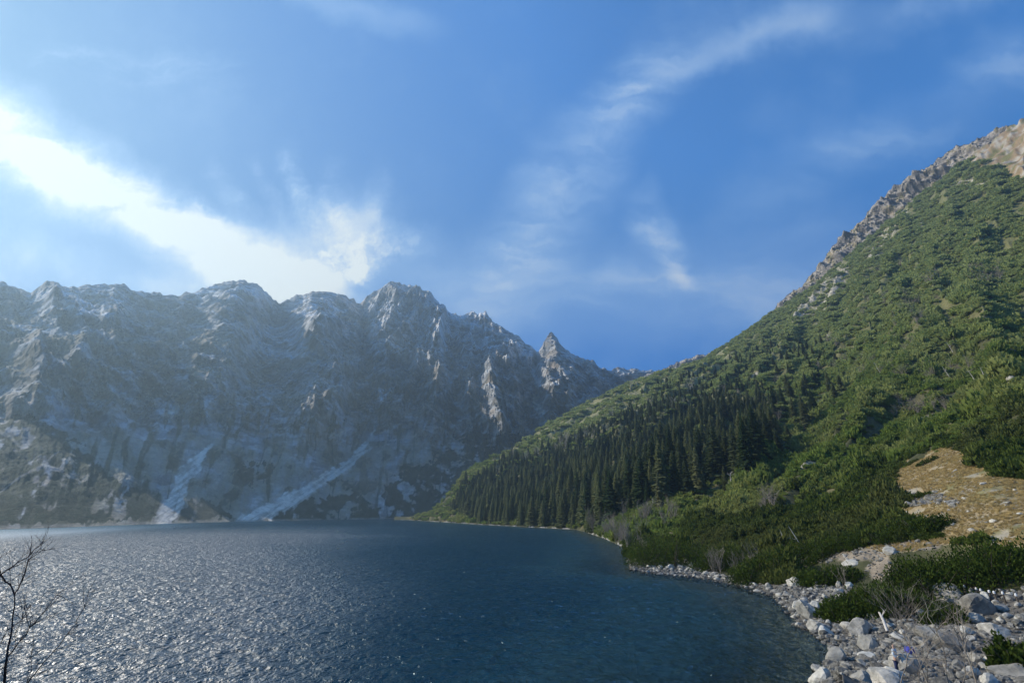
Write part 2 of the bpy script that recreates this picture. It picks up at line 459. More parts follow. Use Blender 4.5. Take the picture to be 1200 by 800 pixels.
# hand-placed buttresses (+) and gullies (-): (x, y top, x, y bottom, half-width px, metres towards the camera)
pX, pY = project(RR * np.sin(AZ), RR * np.cos(AZ), Z)
jx = pX + 8 * fbm(S / 60, hz / 60, 88, 3); jy = pY + 6 * fbm(S / 50, hz / 50, 99, 3)
for (x1, y1, x2, y2, hw, dd) in [(466, 330, 400, 520, 55, 60), (466, 330, 560, 500, 50, 50), (425, 352, 440, 520, 16, -60), (276, 335, 250, 430, 34, 70), (327, 356, 320, 420, 34, -110),
                                 (361, 345, 385, 500, 26, 50), (554, 365, 585, 520, 34, 30), (540, 372, 520, 460, 20, -50), (646, 392, 665, 520, 30, 60), (627, 410, 632, 500, 9, -50),
                                 (712, 433, 720, 480, 14, -60), (68, 330, 60, 430, 40, 50), (161, 340, 190, 480, 40, -60), (212, 346, 150, 500, 26, 40), (245, 500, 200, 600, 20, -30),
                                 (430, 500, 330, 600, 22, -35), (400, 560, 450, 600, 30, 30), (560, 520, 490, 590, 30, 50)]:
    q = polyline_mask(jx, jy, [(x1, y1, hw * .35), (x2, y2, hw)], hw * .6)
    D = D + dd * q * sst(1.0, .93, V) 
D = D * (cliff * 1.0 + talus * .16) + talus * fbm(S / 25, hz / 25, 61, 4) * 5
D = np.where(back | under, D * 0, D)
RR = RR - D
Z = Z + np.where(back | under, 0, talus * fbm(S / 60, RR / 60, 77, 4) * 9)
X = RR * np.sin(AZ); Y = RR * np.cos(AZ)
pX, pY = project(X, Y, Z)
n1 = fbm(S / 40, hz / 40, 101, 5); n2 = fbm(S / 14, hz / 10, 111, 4); n3 = fbm(S / 120, hz / 110, 121, 4)
wx = pX + 7 * n1; wy = pY + 5 * n2 + 4 * n1
# facing: local steepness from the grid
dz_ = np.gradient(Z, axis=0); dr_ = np.gradient(RR, axis=0)
slope = np.arctan2(dz_, np.abs(dr_) + .01)
rock = np.stack([.21 + .06 * n3, .22 + .055 * n3, .23 + .045 * n3], -1)
rock *= (1 + .8 * n2[..., None] + 1.0 * fbm(S / 70, hz / 45, 151, 4)[..., None])
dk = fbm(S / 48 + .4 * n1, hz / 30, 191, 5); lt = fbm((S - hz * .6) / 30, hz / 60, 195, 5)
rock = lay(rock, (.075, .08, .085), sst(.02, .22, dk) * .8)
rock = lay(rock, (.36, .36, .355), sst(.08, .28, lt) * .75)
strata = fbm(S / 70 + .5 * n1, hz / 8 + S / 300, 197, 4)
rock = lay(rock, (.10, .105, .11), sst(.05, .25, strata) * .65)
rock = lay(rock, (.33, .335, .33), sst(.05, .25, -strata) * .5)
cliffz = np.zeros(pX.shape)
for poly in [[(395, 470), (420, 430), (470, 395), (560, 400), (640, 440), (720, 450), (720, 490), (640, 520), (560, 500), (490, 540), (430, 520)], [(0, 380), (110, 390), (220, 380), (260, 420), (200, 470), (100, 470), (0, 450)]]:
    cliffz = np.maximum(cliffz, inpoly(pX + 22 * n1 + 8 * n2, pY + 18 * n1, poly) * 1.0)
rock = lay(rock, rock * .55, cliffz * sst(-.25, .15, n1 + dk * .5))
rock = lay(rock, (.23, .19, .145), sst(.0, .3, fbm(S / 90, hz / 35, 161, 4)) * .6)
grass = np.array([.155, .125, .066]); forest = np.array([.024, .040, .024]); scree = np.array([.80, .75, .66]); snow = np.array([.90, .92, .94])
rock = np.clip(rock * 1.85, .04, .6)
col = rock
gm = sst(R(58), R(42), slope) * sst(-.05, .25, n1 + .35 * n3 + .05) * sst(.75, .45, g)
col = lay(col, grass, np.clip(gm, 0, 1) * .8)
tal = sst(.24, .15, g) * .7
col = lay(col, np.array([.27, .245, .17]), tal * sst(-.4, .1, n3 + .5 * n1))
col = lay(col, np.array([.34, .32, .26]), tal * sst(.05, .25, n2 + n1 * .5) * .8)
fanr = fbm(S / 16 + n3, hz / 130, 181, 4)
col = lay(col, np.array([.30, .28, .25]), sst(.30, .2, g) * sst(.12, .34, fanr) * .75)
col = lay(col, np.array([.05, .065, .035]), sst(.40, .26, g) * sst(.12, .34, -fanr + .3 * n1) * .8)
# dark forest and dwarf pine patches on the lower slopes
fm = np.zeros(pX.shape)
for poly in [[(430, 606), (462, 560), (500, 545), (540, 520), (610, 505), (620, 530), (560, 575), (520, 612), (430, 612)],
             [(283, 548), (305, 538), (322, 545), (318, 560), (292, 570), (284, 562)],
             [(-400, 470), (0, 488), (40, 505), (80, 520), (105, 530), (130, 560), (180, 580), (185, 604), (120, 612), (0, 618), (-400, 640)],
             [(195, 600), (240, 585), (262, 596), (275, 606), (200, 612)], [(300, 604), (360, 588), (420, 575), (440, 600), (440, 611), (290, 611)],
             [(530, 512), (560, 505), (612, 512), (600, 520), (545, 524)], [(0, 480), (40, 488), (100, 520), (60, 520), (0, 500)]]:
    fm = np.maximum(fm, inpoly(wx + 10 * n1 + 6 * n2, wy + 8 * n1 + 5 * n2, poly) * 1.0)
fm = fm * sst(-.34, -.12, n1 + .5 * n2 + .6 * fbm(S / 22, hz / 22, 141, 4))
fm = np.maximum(fm, sst(.12, .3, n1 + .3 * n2) * sst(.27, .12, g) * .8)
col = lay(col, forest, np.clip(fm, 0, 1) * (.88 + .12 * sst(-.2, .2, n2)))
# pale scree fans
sm = np.zeros(pX.shape)
sx_ = pX + 8.0 * n1 + 4 * n2; sy_ = pY + 6 * n1 + 2.5 * n2
for line in [[(248, 520, 2), (234, 536, 7), (216, 556, 8), (204, 578, 5), (188, 610, 6)], [(234, 536, 3), (222, 560, 4), (212, 584, 4), (200, 606, 3)],
             [(440, 500, 1), (430, 522, 3.5), (404, 546, 6), (372, 567, 6.5), (335, 588, 7.5), (282, 611, 7)], [(372, 570, 4), (340, 592, 5), (300, 611, 2)],
             [(205, 478, 7), (196, 484, 4)], [(402, 505, 3), (390, 515, 2)],
             [(628, 452, 3), (632, 480, 5), (640, 505, 4)]]:
    sm = np.maximum(sm, polyline_mask(sx_, sy_, line, 1.6))
strand = fbm((pX * .55 + pY * .85) / 3.2, (pX * .85 - pY * .55) / 26, 171, 3)
sm = sm * (.45 + .55 * sst(-.3, .2, strand + .5 * n2))
br = polyline_mask(wx, wy, [(425, 510, 6), (425, 540, 22), (440, 560, 18)], 8) * .45
br = np.maximum(br, polyline_mask(wx, wy, [(245, 515, 6), (225, 560, 22), (235, 590, 26)], 8) * .25)
col = lay(col, np.array([.23, .185, .135]), br)
col = lay(col, scree, sm)
col = lay(col, (.30, .29, .26), np.maximum(polyline_mask(pX + 4 * n1, pY + 3 * n1, [(-5, 580, .8), (40, 550, 1.2), (70, 530, .6)], 1), polyline_mask(sx_, sy_, [(0, 506, 2), (12, 510, 2), (22, 522, 1)], 1.5)) * .8)
# snow on high ledges and in couloirs
nn = np.zeros(pX.shape)
for line in [[(446, 472, 2), (445, 455, 1.8)], [(464, 452, 1), (453, 464, 2)], [(622, 415, 1), (624, 428, 2), (629, 446, 3)], [(248, 364, .8), (286, 388, 1.4)], [(292, 405, 2.5), (322, 414, 5), (345, 414, 3)],
             [(18, 384, 2), (32, 387, 2)], [(532, 378, 3), (548, 380, 4), (562, 384, 2)], [(630, 452, .8), (654, 448, 1)], [(372, 378, .8), (384, 384, 1)], [(604, 415, 1.4), (618, 417, 1.4)]]:
    nn = np.maximum(nn, polyline_mask(sx_, sy_, line, 1.1))
zone = np.zeros(pX.shape)
for (a, b, c, e) in [(30, 150, 338, 372), (222, 310, 334, 352), (336, 400, 348, 372), (425, 585, 350, 420), (290, 360, 380, 420), (0, 60, 380, 392), (590, 625, 395, 420)]:
    zone = np.maximum(zone, (1 - sst(.75, 1.15, np.abs((pX - (a + b) / 2) / ((b - a) / 2)))) * (1 - sst(.7, 1.15, np.abs((pY - (c + e) / 2) / ((e - c) / 2)))))
led = sst(-.02, .08, fbm(S / 60, hz / 13, 131, 4) + .10 * n1) * zone * (.7 + .3 * sst(R(60), R(40), slope))
nn = np.maximum(nn, led)
col = lay(col, snow, np.clip(nn, 0, 1))
shore_m = sst(3.2, 1.2, Z) * sst(-.3, .1, n1)
col = lay(col, np.array([.26, .25, .22]), shore_m * .7)
col = np.clip(col, .01, .9)
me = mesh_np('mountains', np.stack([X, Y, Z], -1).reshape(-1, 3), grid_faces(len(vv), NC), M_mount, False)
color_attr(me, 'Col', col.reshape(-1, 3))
o = tag(link('mountains', me), 'jagged grey mountain wall with snow-dusted ledges rising across the far side of the lake', 'mountain', kind='structure')

# ------------------------------------------------------------------ the right-hand hillside with the near shore (one sheet)
K = {  # column x: six (y, distance) knots, terrace edge .. green skyline
 480: [(607.5, 760), (607, 770), (606.5, 780), (606, 790), (605.5, 800), (605, 810)],
 510: [(609, 640), (607, 660), (605, 680), (603, 700), (601, 715), (599, 730)],
 528: [(609, 600), (603, 620), (596, 645), (588, 675), (582, 705), (577, 735)],
 550: [(610, 560), (601, 590), (588, 620), (573, 660), (560, 700), (551, 740)],
 600: [(611, 470), (595, 520), (580, 570), (560, 640), (542, 700), (527, 770)],
 650: [(613, 400), (595, 450), (572, 520), (545, 600), (515, 700), (494, 830)],
 676: [(617, 356), (600, 378), (568, 465), (540, 555), (508, 680), (480, 850)],
 700: [(618, 278), (595, 330), (565, 420), (535, 520), (500, 660), (467, 870)],
 740: [(630, 190), (600, 260), (560, 350), (520, 470), (485, 620), (447, 900)],
 780: [(645, 145), (610, 200), (560, 300), (515, 420), (470, 590), (436, 920)],
 820: [(658, 120), (620, 165), (585, 230), (520, 380), (460, 580), (423, 930)],
 850: [(664, 108), (630, 140), (585, 220), (515, 370), (450, 580), (405, 940)],
 900: [(672, 96), (640, 118), (590, 180), (500, 360), (430, 580), (370, 950)],
 950: [(676, 91), (645, 108), (590, 165), (490, 340), (410, 570), (339, 950)],
 1000: [(690, 80), (650, 95), (580, 150), (490, 280), (390, 520), (297, 930)],
 1050: [(702, 71), (650, 88), (560, 140), (470, 260), (350, 520), (254, 930)],
 1100: [(705, 68), (650, 84), (550, 130), (450, 245), (330, 510), (217, 930)],
 1150: [(707, 66), (650, 80), (535, 128), (445, 240), (310, 500), (176, 920)],
 1200: [(707, 64), (650, 77), (545, 122), (440, 235), (300, 490), (141, 910)],
 1300: [(705, 62), (650, 75), (550, 118), (435, 230), (280, 480), (110, 900)],
 1500: [(705, 60), (650, 72), (550, 115), (435, 225), (280, 470), (120, 880)],
}
L0 = [(450, 608.5), (480, 609), (510, 611), (563, 614.5), (620, 617.5), (676, 620.5), (694, 626), (715, 634), (730, 641), (735, 652), (738, 666), (759, 670), (828, 677), (875, 688), (905, 698), (923, 714), (934, 730), (959, 746), (981, 766)]
l_az, l_te = px_line_az(L0)
l_r = H / -l_te
AZT = l_az[-1]; RT = l_r[-1]                       # the little point where land reaches the near bank
def L0r(a):
    return np.where(a < AZT, np.interp(a, l_az, l_r), RT + (a - AZT) * 10)
xs = sorted(K)
KA = []; KR = []; KZ = []
for j in range(6):
    aa, te = ray([x for x in xs], [K[x][j][0] for x in xs])
    r_ = np.array([K[x][j][1] for x in xs], float)
    KA.append(aa); KR.append(r_); KZ.append(H + r_ * te)
HA0, HA1 = R(-13), R(72)
HNC, HNR = 1150, 900
h_az = np.linspace(HA0, HA1, HNC)
h_r = np.exp(np.linspace(math.log(3.0), math.log(1500), HNR))
def pchip(xk, yk, xq):
    """monotone cubic through knots, one curve per row: xk, yk (n, k), xq (m)"""
    n, k = xk.shape
    hh = np.diff(xk, axis=1); dl = np.diff(yk, axis=1) / hh
    dk = np.zeros_like(yk)
    w1 = 2 * hh[:, 1:] + hh[:, :-1]; w2 = hh[:, 1:] + 2 * hh[:, :-1]
    a, b = dl[:, :-1], dl[:, 1:]
    with np.errstate(divide='ignore', invalid='ignore'):
        hm = (w1 + w2) / (w1 / a + w2 / b)
    dk[:, 1:-1] = np.where(a * b > 0, hm, 0)
    dk[:, 0] = dl[:, 0]; dk[:, -1] = dl[:, -1]
    outp = np.empty((n, len(xq)))
    for i in range(n):
        j = np.clip(np.searchsorted(xk[i], xq) - 1, 0, k - 2)
        t = np.clip((xq - xk[i, j]) / hh[i, j], 0, 1)
        h_ = hh[i, j]
        outp[i] = ((1 + 2 * t) * (1 - t) ** 2 * yk[i, j] + t * (1 - t) ** 2 * h_ * dk[i, j] + t * t * (3 - 2 * t) * yk[i, j + 1] + t * t * (t - 1) * h_ * dk[i, j + 1])
    return outp
nA = HNC
kr = np.zeros((nA, 12)); kz = np.zeros((nA, 12))
near = np.interp(h_az, [R(20), R(26), R(28.2), AZT, R(34), R(40)], [26, 34, 44, RT - 1, 40, 34])
l0 = L0r(h_az)
seaward = h_az < AZT
kr[:, 0] = 0; kz[:, 0] = 9.4
kr[:, 1] = 8; kz[:, 1] = 8.0
kr[:, 2] = near * .62; kz[:, 2] = np.where(seaward, 2.6, 3.2)
kr[:, 3] = near; kz[:, 3] = np.where(seaward, 0.0, np.clip((h_az - AZT) * 25, 0, 1.6))
kr[:, 4] = (near + l0) / 2; kz[:, 4] = np.where(seaward, -np.clip((AZT - h_az) * 28, 0, 14), np.clip((h_az - AZT) * 14, 0, 1.5))
kr[:, 5] = l0; kz[:, 5] = np.where(seaward, 0.0, np.clip((h_az - AZT) * 12, 0, 1.7))
for j in range(6):
    kr[:, 6 + j] = np.interp(h_az, KA[j], KR[j]); kz[:, 6 + j] = np.interp(h_az, KA[j], KZ[j])
kr[:, 6] = np.maximum(kr[:, 6], l0 * 1.035)
kr = np.maximum.accumulate(kr + np.arange(12) * .01, axis=1)
for j in range(1, 12):
    kr[:, j] = np.maximum(kr[:, j], kr[:, j - 1] + .8)
HZ = pchip(kr, kz, h_r)                       # (az, r)
beyond = h_r[None, :] - kr[:, 11:12]
HZ = np.where(beyond > 0, kz[:, 11:12] - .0 * beyond - .0009 * beyond ** 2 - .12 * beyond, HZ)
HAZ, HRR = np.meshgrid(h_az, h_r, indexing='ij')
HX = HRR * np.sin(HAZ); HY = HRR * np.cos(HAZ)
upm = sst(2.5, 30, HZ)
dist0 = HRR - l0[:, None]
HZ = HZ + upm * (ridged((.73 * HX + .68 * HY) / 240, (-.68 * HX + .73 * HY) / 46, 201, 3) - .4) * 20 * sst(60, 260, HRR) * sst(0, 110, np.abs(beyond) + 25 * (beyond > 0))
HZ = HZ + upm * fbm(HX / 34, HY / 20, 211, 4) * 7 * sst(100, 300, HRR)
HZ = HZ + sst(420, 480, HZ) * ridged(HX / 40, HY / 25, 251, 4) * 9 * (beyond < 0)
HZ = HZ + sst(1.2, 4, HZ) * fbm(HX / 9, HY / 9, 221, 4) * .7 + sst(-.5, 1.0, HZ) * fbm(HX / 3, HY / 3, 231, 4) * .25
def hsample(a, r):
    a = np.asarray(a, float); r = np.asarray(r, float)
    ia = np.clip((a - HA0) / (HA1 - HA0) * (HNC - 1), 0, HNC - 1.001)
    ir = np.clip((np.log(np.maximum(r, 3.0)) - math.log(3.0)) / (math.log(1500) - math.log(3.0)) * (HNR - 1), 0, HNR - 1.001)
    i0 = ia.astype(int); j0 = ir.astype(int); fa = ia - i0; fr = ir - j0
    return (HZ[i0, j0] * (1 - fa) * (1 - fr) + HZ[i0 + 1, j0] * fa * (1 - fr) + HZ[i0, j0 + 1] * (1 - fa) * fr + HZ[i0 + 1, j0 + 1] * fa * fr)
def hz_xy(x, y):
    return hsample(np.arctan2(x, y), np.hypot(x, y))
def hit(px, py, rmin=30.0):
    """the ground point of the hillside seen at a picture point"""
    a, te = ray(px, py)
    rs_ = np.exp(np.linspace(math.log(rmin), math.log(1300), 1600))
    z = hsample(np.full(rs_.shape, float(a)), rs_)
    k = np.argmax(z >= H + rs_ * te)
    if not (z >= H + rs_ * te).any(): k = len(rs_) - 1
    r_ = rs_[k]
    return Vector((r_ * math.sin(a), r_ * math.cos(a), float(z[k]))), r_
qX, qY = project(HX, HY, HZ)
# silhouette-occluded ground behind the skyline must not take the painted ground types of what is in front of it
m1 = fbm(HX / 14, HY / 14, 301, 5); m2 = fbm(HX / 4, HY / 4, 311, 4); m3 = fbm(HX / 60, HY / 40, 321, 4); m4 = fbm(HX / 1.6, HY / 1.6, 331, 3)
wX = qX + 16 * m1 + 7 * m2; wY = qY + 8 * m1 + 4 * m2
MEADOW = [(1055, 545), (1080, 535), (1105, 524), (1135, 530), (1148, 545), (1170, 556), (1230, 568), (1500, 590), (1500, 655), (1240, 642), (1200, 641), (1120, 636), (1060, 648), (1040, 652), (1010, 640), (1040, 632), (1090, 634), (1105, 628), (1085, 612), (1040, 612), (1035, 600), (1070, 590), (1050, 580), (1040, 565)]
PATH = [(955, 655, 5), (1000, 652, 5), (1030, 645, 7), (1045, 640, 6), (1100, 640, 3)]
PATH2 = [(1035, 650, 9), (1028, 668, 12), (1045, 680, 9), (1075, 690, 7), (1095, 697, 6), (1150, 705, 5), (1210, 712, 6)]
TRACK = [(1060, 492, .0), (1085, 490, 1.6), (1120, 482, 1.6)]
ROAD = [(930, 478, .5), (1010, 456, 1.2), (1080, 446, 1.4), (1130, 446, 1.2), (1170, 443, 2.2), (1230, 440, 3)]
BEACH = [(757, 664), (800, 655), (832, 657), (838, 672), (872, 679), (905, 684), (962, 682), (1000, 688), (985, 706), (1000, 724), (1070, 722), (1080, 700), (1120, 690), (1500, 700), (1500, 1200), (900, 1200), (900, 1000), (920, 830), (975, 770), (955, 748), (930, 732), (915, 712), (880, 692), (828, 680), (759, 672)]
meadow = inpoly(wX, wY, MEADOW) & (HRR < 200) & (HRR > 55)
crest = inpoly(wX, wY, [(1128, 188), (1150, 150), (1230, 100), (1500, 60), (1500, 215), (1230, 208), (1185, 208), (1160, 195)]) & (HRR > 500)
path = np.maximum(polyline_mask(wX, wY, PATH, 2), polyline_mask(wX, wY, PATH2, 2)) * (HRR < 120)
beach = inpoly(wX, wY, BEACH) & (HRR < 125)
beach |= (HZ < 0.5) & (HRR < 130)
shore_n = fbm(HAZ * 90, HAZ * 0 + 2.2, 341, 3)
shore_strip = (np.abs(dist0 - 1) < 4 + 3 * m1 + 8 * np.maximum(shore_n, 0)) & (HRR > 130) & (shore_n > .02)
road = np.maximum(polyline_mask(qX, qY, TRACK, .8), polyline_mask(qX, qY + 1.5 * m3, ROAD, 1.0)) * ((HRR > 130) & (HRR < 420))
# rock and scree showing through the pines
SCR = [[(1000, 300, 2), (980, 335, 10), (955, 355, 12), (935, 375, 5)], [(1062, 248, 3), (1035, 285, 5), (1018, 310, 3)], [(1080, 262, 2), (1085, 267, 2)], [(1128, 215, 4), (1150, 218, 5)],
       [(912, 410, 1), (892, 435, 2), (880, 455, 2)], [(960, 380, 3), (968, 395, 3)], [(520, 596, 2), (560, 595, 5), (590, 575, 3), (600, 562, 2)], [(1060, 575, 2), (1105, 578, 4)],
       [(850, 585, 2), (930, 552, 2), (975, 535, 1)]]
scr = np.zeros(qX.shape)
for l_ in SCR: scr = np.maximum(scr, polyline_mask(wX, wY, l_, 2.0))
scr = scr * sst(-.15, .15, m1 * .6 + m2 * .6 + .1)
hcol = np.zeros(qX.shape + (3,)) + np.array([.060, .062, .026])
hcol = lay(hcol, (.15, .135, .065), sst(.0, .35, m3 + .3 * m1))
hcol = lay(hcol, (.17, .17, .07), sst(50, 200, HZ) * .8)  # ground follows the needles: upper slope's sunlight put into the colour
hcol = lay(hcol, (.23, .22, .11), sst(-.3, .1, m1 + m3 + .1) * polyline_mask(qX, qY, [(590, 535, 14), (690, 482, 20), (780, 450, 20), (860, 410, 14)], 14) * (HRR > 300))
mcol = lay(lay(np.zeros(qX.shape + (3,)) + np.array([.34, .265, .15]), (.20, .18, .08), sst(-.05, .3, m1)), (.34, .30, .22), sst(.0, .3, m2 + m4 * .5))
hcol = np.where(meadow[..., None], mcol, hcol)
m5 = fbm(HX / 30, HY / 12, 351, 5)
ccol_ = lay(lay(np.zeros(qX.shape + (3,)) + np.array([.27, .195, .11]), (.16, .15, .06), sst(.0, .2, m5)), (.36, .33, .27), sst(.05, .22, m1 - .4 * m5))
hcol = np.where(crest[..., None], ccol_, hcol)
hcol = lay(hcol, (.29, .24, .18), path * .9)
hcol = lay(hcol, (.38, .35, .28), scr)
hcol = lay(hcol, (.42, .40, .35), road)
hcol = np.where((beach)[..., None], np.array([.12, .11, .095]) * (1 + .5 * m4[..., None]), hcol)  # dark gravel, with the shade between boulders put into its colour
hcol = np.where(shore_strip[..., None], np.array([.34, .32, .28]), hcol)
hcol = np.where((HZ < .05)[..., None], np.array([.17, .165, .13]) * (1 + .5 * m4[..., None]), hcol)
me = mesh_np('hillside', np.stack([HX, HY, HZ], -1).reshape(-1, 3), grid_faces(HNC, HNR)[:, ::-1], M_hill, True)
color_attr(me, 'Col', np.clip(hcol, .01, .9).reshape(-1, 3))
tag(link('hillside', me), 'steep green hillside running down to the rocky right shore of the lake', 'hillside', kind='structure')
BARE = (meadow | crest | beach | (path > .3) | (scr > .35) | (road > .3) | (HZ < .35)).astype(float)
def bare(a, r):
    ia = np.clip(((a - HA0) / (HA1 - HA0) * (HNC - 1)).astype(int), 0, HNC - 1)
    ir = np.clip(((np.log(r) - math.log(3.0)) / (math.log(1500) - math.log(3.0)) * (HNR - 1)).astype(int), 0, HNR - 1)
    return BARE[ia, ir]

# bank under and left of the camera (the viewpoint's own shore)
ba = np.linspace(R(-75), HA0, 60); brr = np.array([.5, 3, 6, 9, 12, 16, 20, 24, 28, 34, 42, 60, 120, 250, 420, 700, 1200])
bz = np.array([9.4, 9.0, 8.4, 7.6, 6.4, 4.6, 2.6, 1.0, -.5, -2, -4, -7, -12, -14, -14, -14, -14])
BA, BR = np.meshgrid(ba, brr, indexing='ij')
BZ = np.broadcast_to(bz, BA.shape).copy()
BZ += fbm(BR * np.sin(BA) / 3, BR * np.cos(BA) / 3, 401, 3) * .3 * (BR < 60)
bw_ = sst(R(-18), HA0, BA); BZ = BZ * (1 - bw_) + hsample(np.full(BA.shape, HA0), BR) * bw_
me = mesh_np('lake_bed', np.stack([BR * np.sin(BA), BR * np.cos(BA), BZ], -1).reshape(-1, 3), grid_faces(60, len(brr))[:, ::-1], M_hill, True)
color_attr(me, 'Col', np.broadcast_to(np.array([.12, .12, .07]), (BA.size, 3)))
tag(link('lake_bed', me), 'near bank and bed of the lake below the viewpoint', 'ground', kind='structure')

# ------------------------------------------------------------------ rocky skyline ridge behind the green slope
def crag_mesh(top, name, r_top, depth, seed, rows=110, cols=700, drop=170):
    a_, te_ = px_line_az([(p[0], p[1]) for p in top])
    rt = np.array([p[2] for p in top], float); zt = H + rt * te_
    aa = np.linspace(a_[0], a_[-1], cols)
    vq = np.concatenate([np.linspace(0, 1, rows), [1.03, 1.12, 1.4]])
    A_, V_ = np.meshgrid(aa, vq)
    s_ = A_ * 1000
    zz = np.interp(A_, a_, zt) + 6 * ridged(s_ / 26, s_ * 0, seed, 3) - 3 + 2.5 * perlin(s_ / 7, s_ * 0, seed + 2)
    r0 = np.interp(A_, a_, rt)
    Vq = np.clip(V_, 0, 1)
    z_ = zz - drop * (1 - Vq); r_ = r0 - depth * (1 - Vq)
    bk = V_ > 1
    z_ = np.where(bk, zz - (V_ - 1) * 260, z_); r_ = np.where(bk, r0 + (V_ - 1) * 260, r_)
    along = s_ + z_ * .9
    dd = ridged(along / 48, z_ / 95, seed + 5, 4) * 34 + ridged(along / 15, z_ / 22, seed + 9, 3) * 11 + fbm(s_ / 6, z_ / 6, seed + 11, 3) * 4
    dd = dd * (1 - .7 * sst(.93, 1, V_))
    r_ = r_ - np.where(bk, 0, dd - 15)
    q1 = fbm(s_ / 22, z_ / 22, seed + 21, 4); q2 = fbm(s_ / 6, z_ / 5, seed + 23, 3)
    cc = lay(np.zeros(z_.shape + (3,)) + np.array([.34, .315, .28]), (.20, .19, .18), sst(0, .3, q1))
    cc = lay(cc, (.36, .29, .17), sst(.05, .3, -q1 + .4 * q2) * .7)
    cc = lay(cc, (.10, .12, .05), sst(.3, .5, q2 - q1) * .7)
    me_ = mesh_np(name, np.stack([r_ * np.sin(A_), r_ * np.cos(A_), z_], -1).reshape(-1, 3), grid_faces(len(vq), cols), M_crag, True)
    color_attr(me_, 'Col', np.clip(cc, .02, .8).reshape(-1, 3))
    return link(name, me_)
o = crag_mesh([(896, 385, 1060), (901, 371, 1060), (905, 362, 1060), (909, 357, 1060), (914, 350, 1060), (920, 345, 1060), (926, 341, 1060), (940, 332, 1055), (950, 320, 1055), (957, 311, 1055), (968, 296, 1050), (981, 278, 1050), (994, 268, 1050), (1006, 259, 1050), (1018, 244, 1045),
               (1031, 231, 1045), (1048, 216, 1040), (1062, 206, 1040), (1080, 196, 1035), (1096, 184, 1030), (1113, 171, 1025), (1125, 166, 1020), (1138, 161, 1015), (1155, 155, 1005), (1171, 149, 1000), (1200, 141, 990), (1300, 130, 980)], 'rocky_ridge', 1050, 60, 501)
tag(o, 'sunlit bare rock ridge along the skyline above the green slope', 'ridge', kind='structure')
o = crag_mesh([(740, 452, 1500), (752, 440, 1495), (765, 434, 1490), (775, 432, 1480), (788, 426, 1475), (796, 422, 1470), (805, 419, 1465), (813, 416, 1460), (822, 414, 1460), (832, 412, 1455), (845, 413, 1450), (870, 420, 1450), (900, 440, 1450)], 'low_ridge', 1460, 60, 551, 60, 260)
tag(o, 'small sunlit rock ridge peeping over the green skyline right of the dark pass', 'ridge', kind='structure')

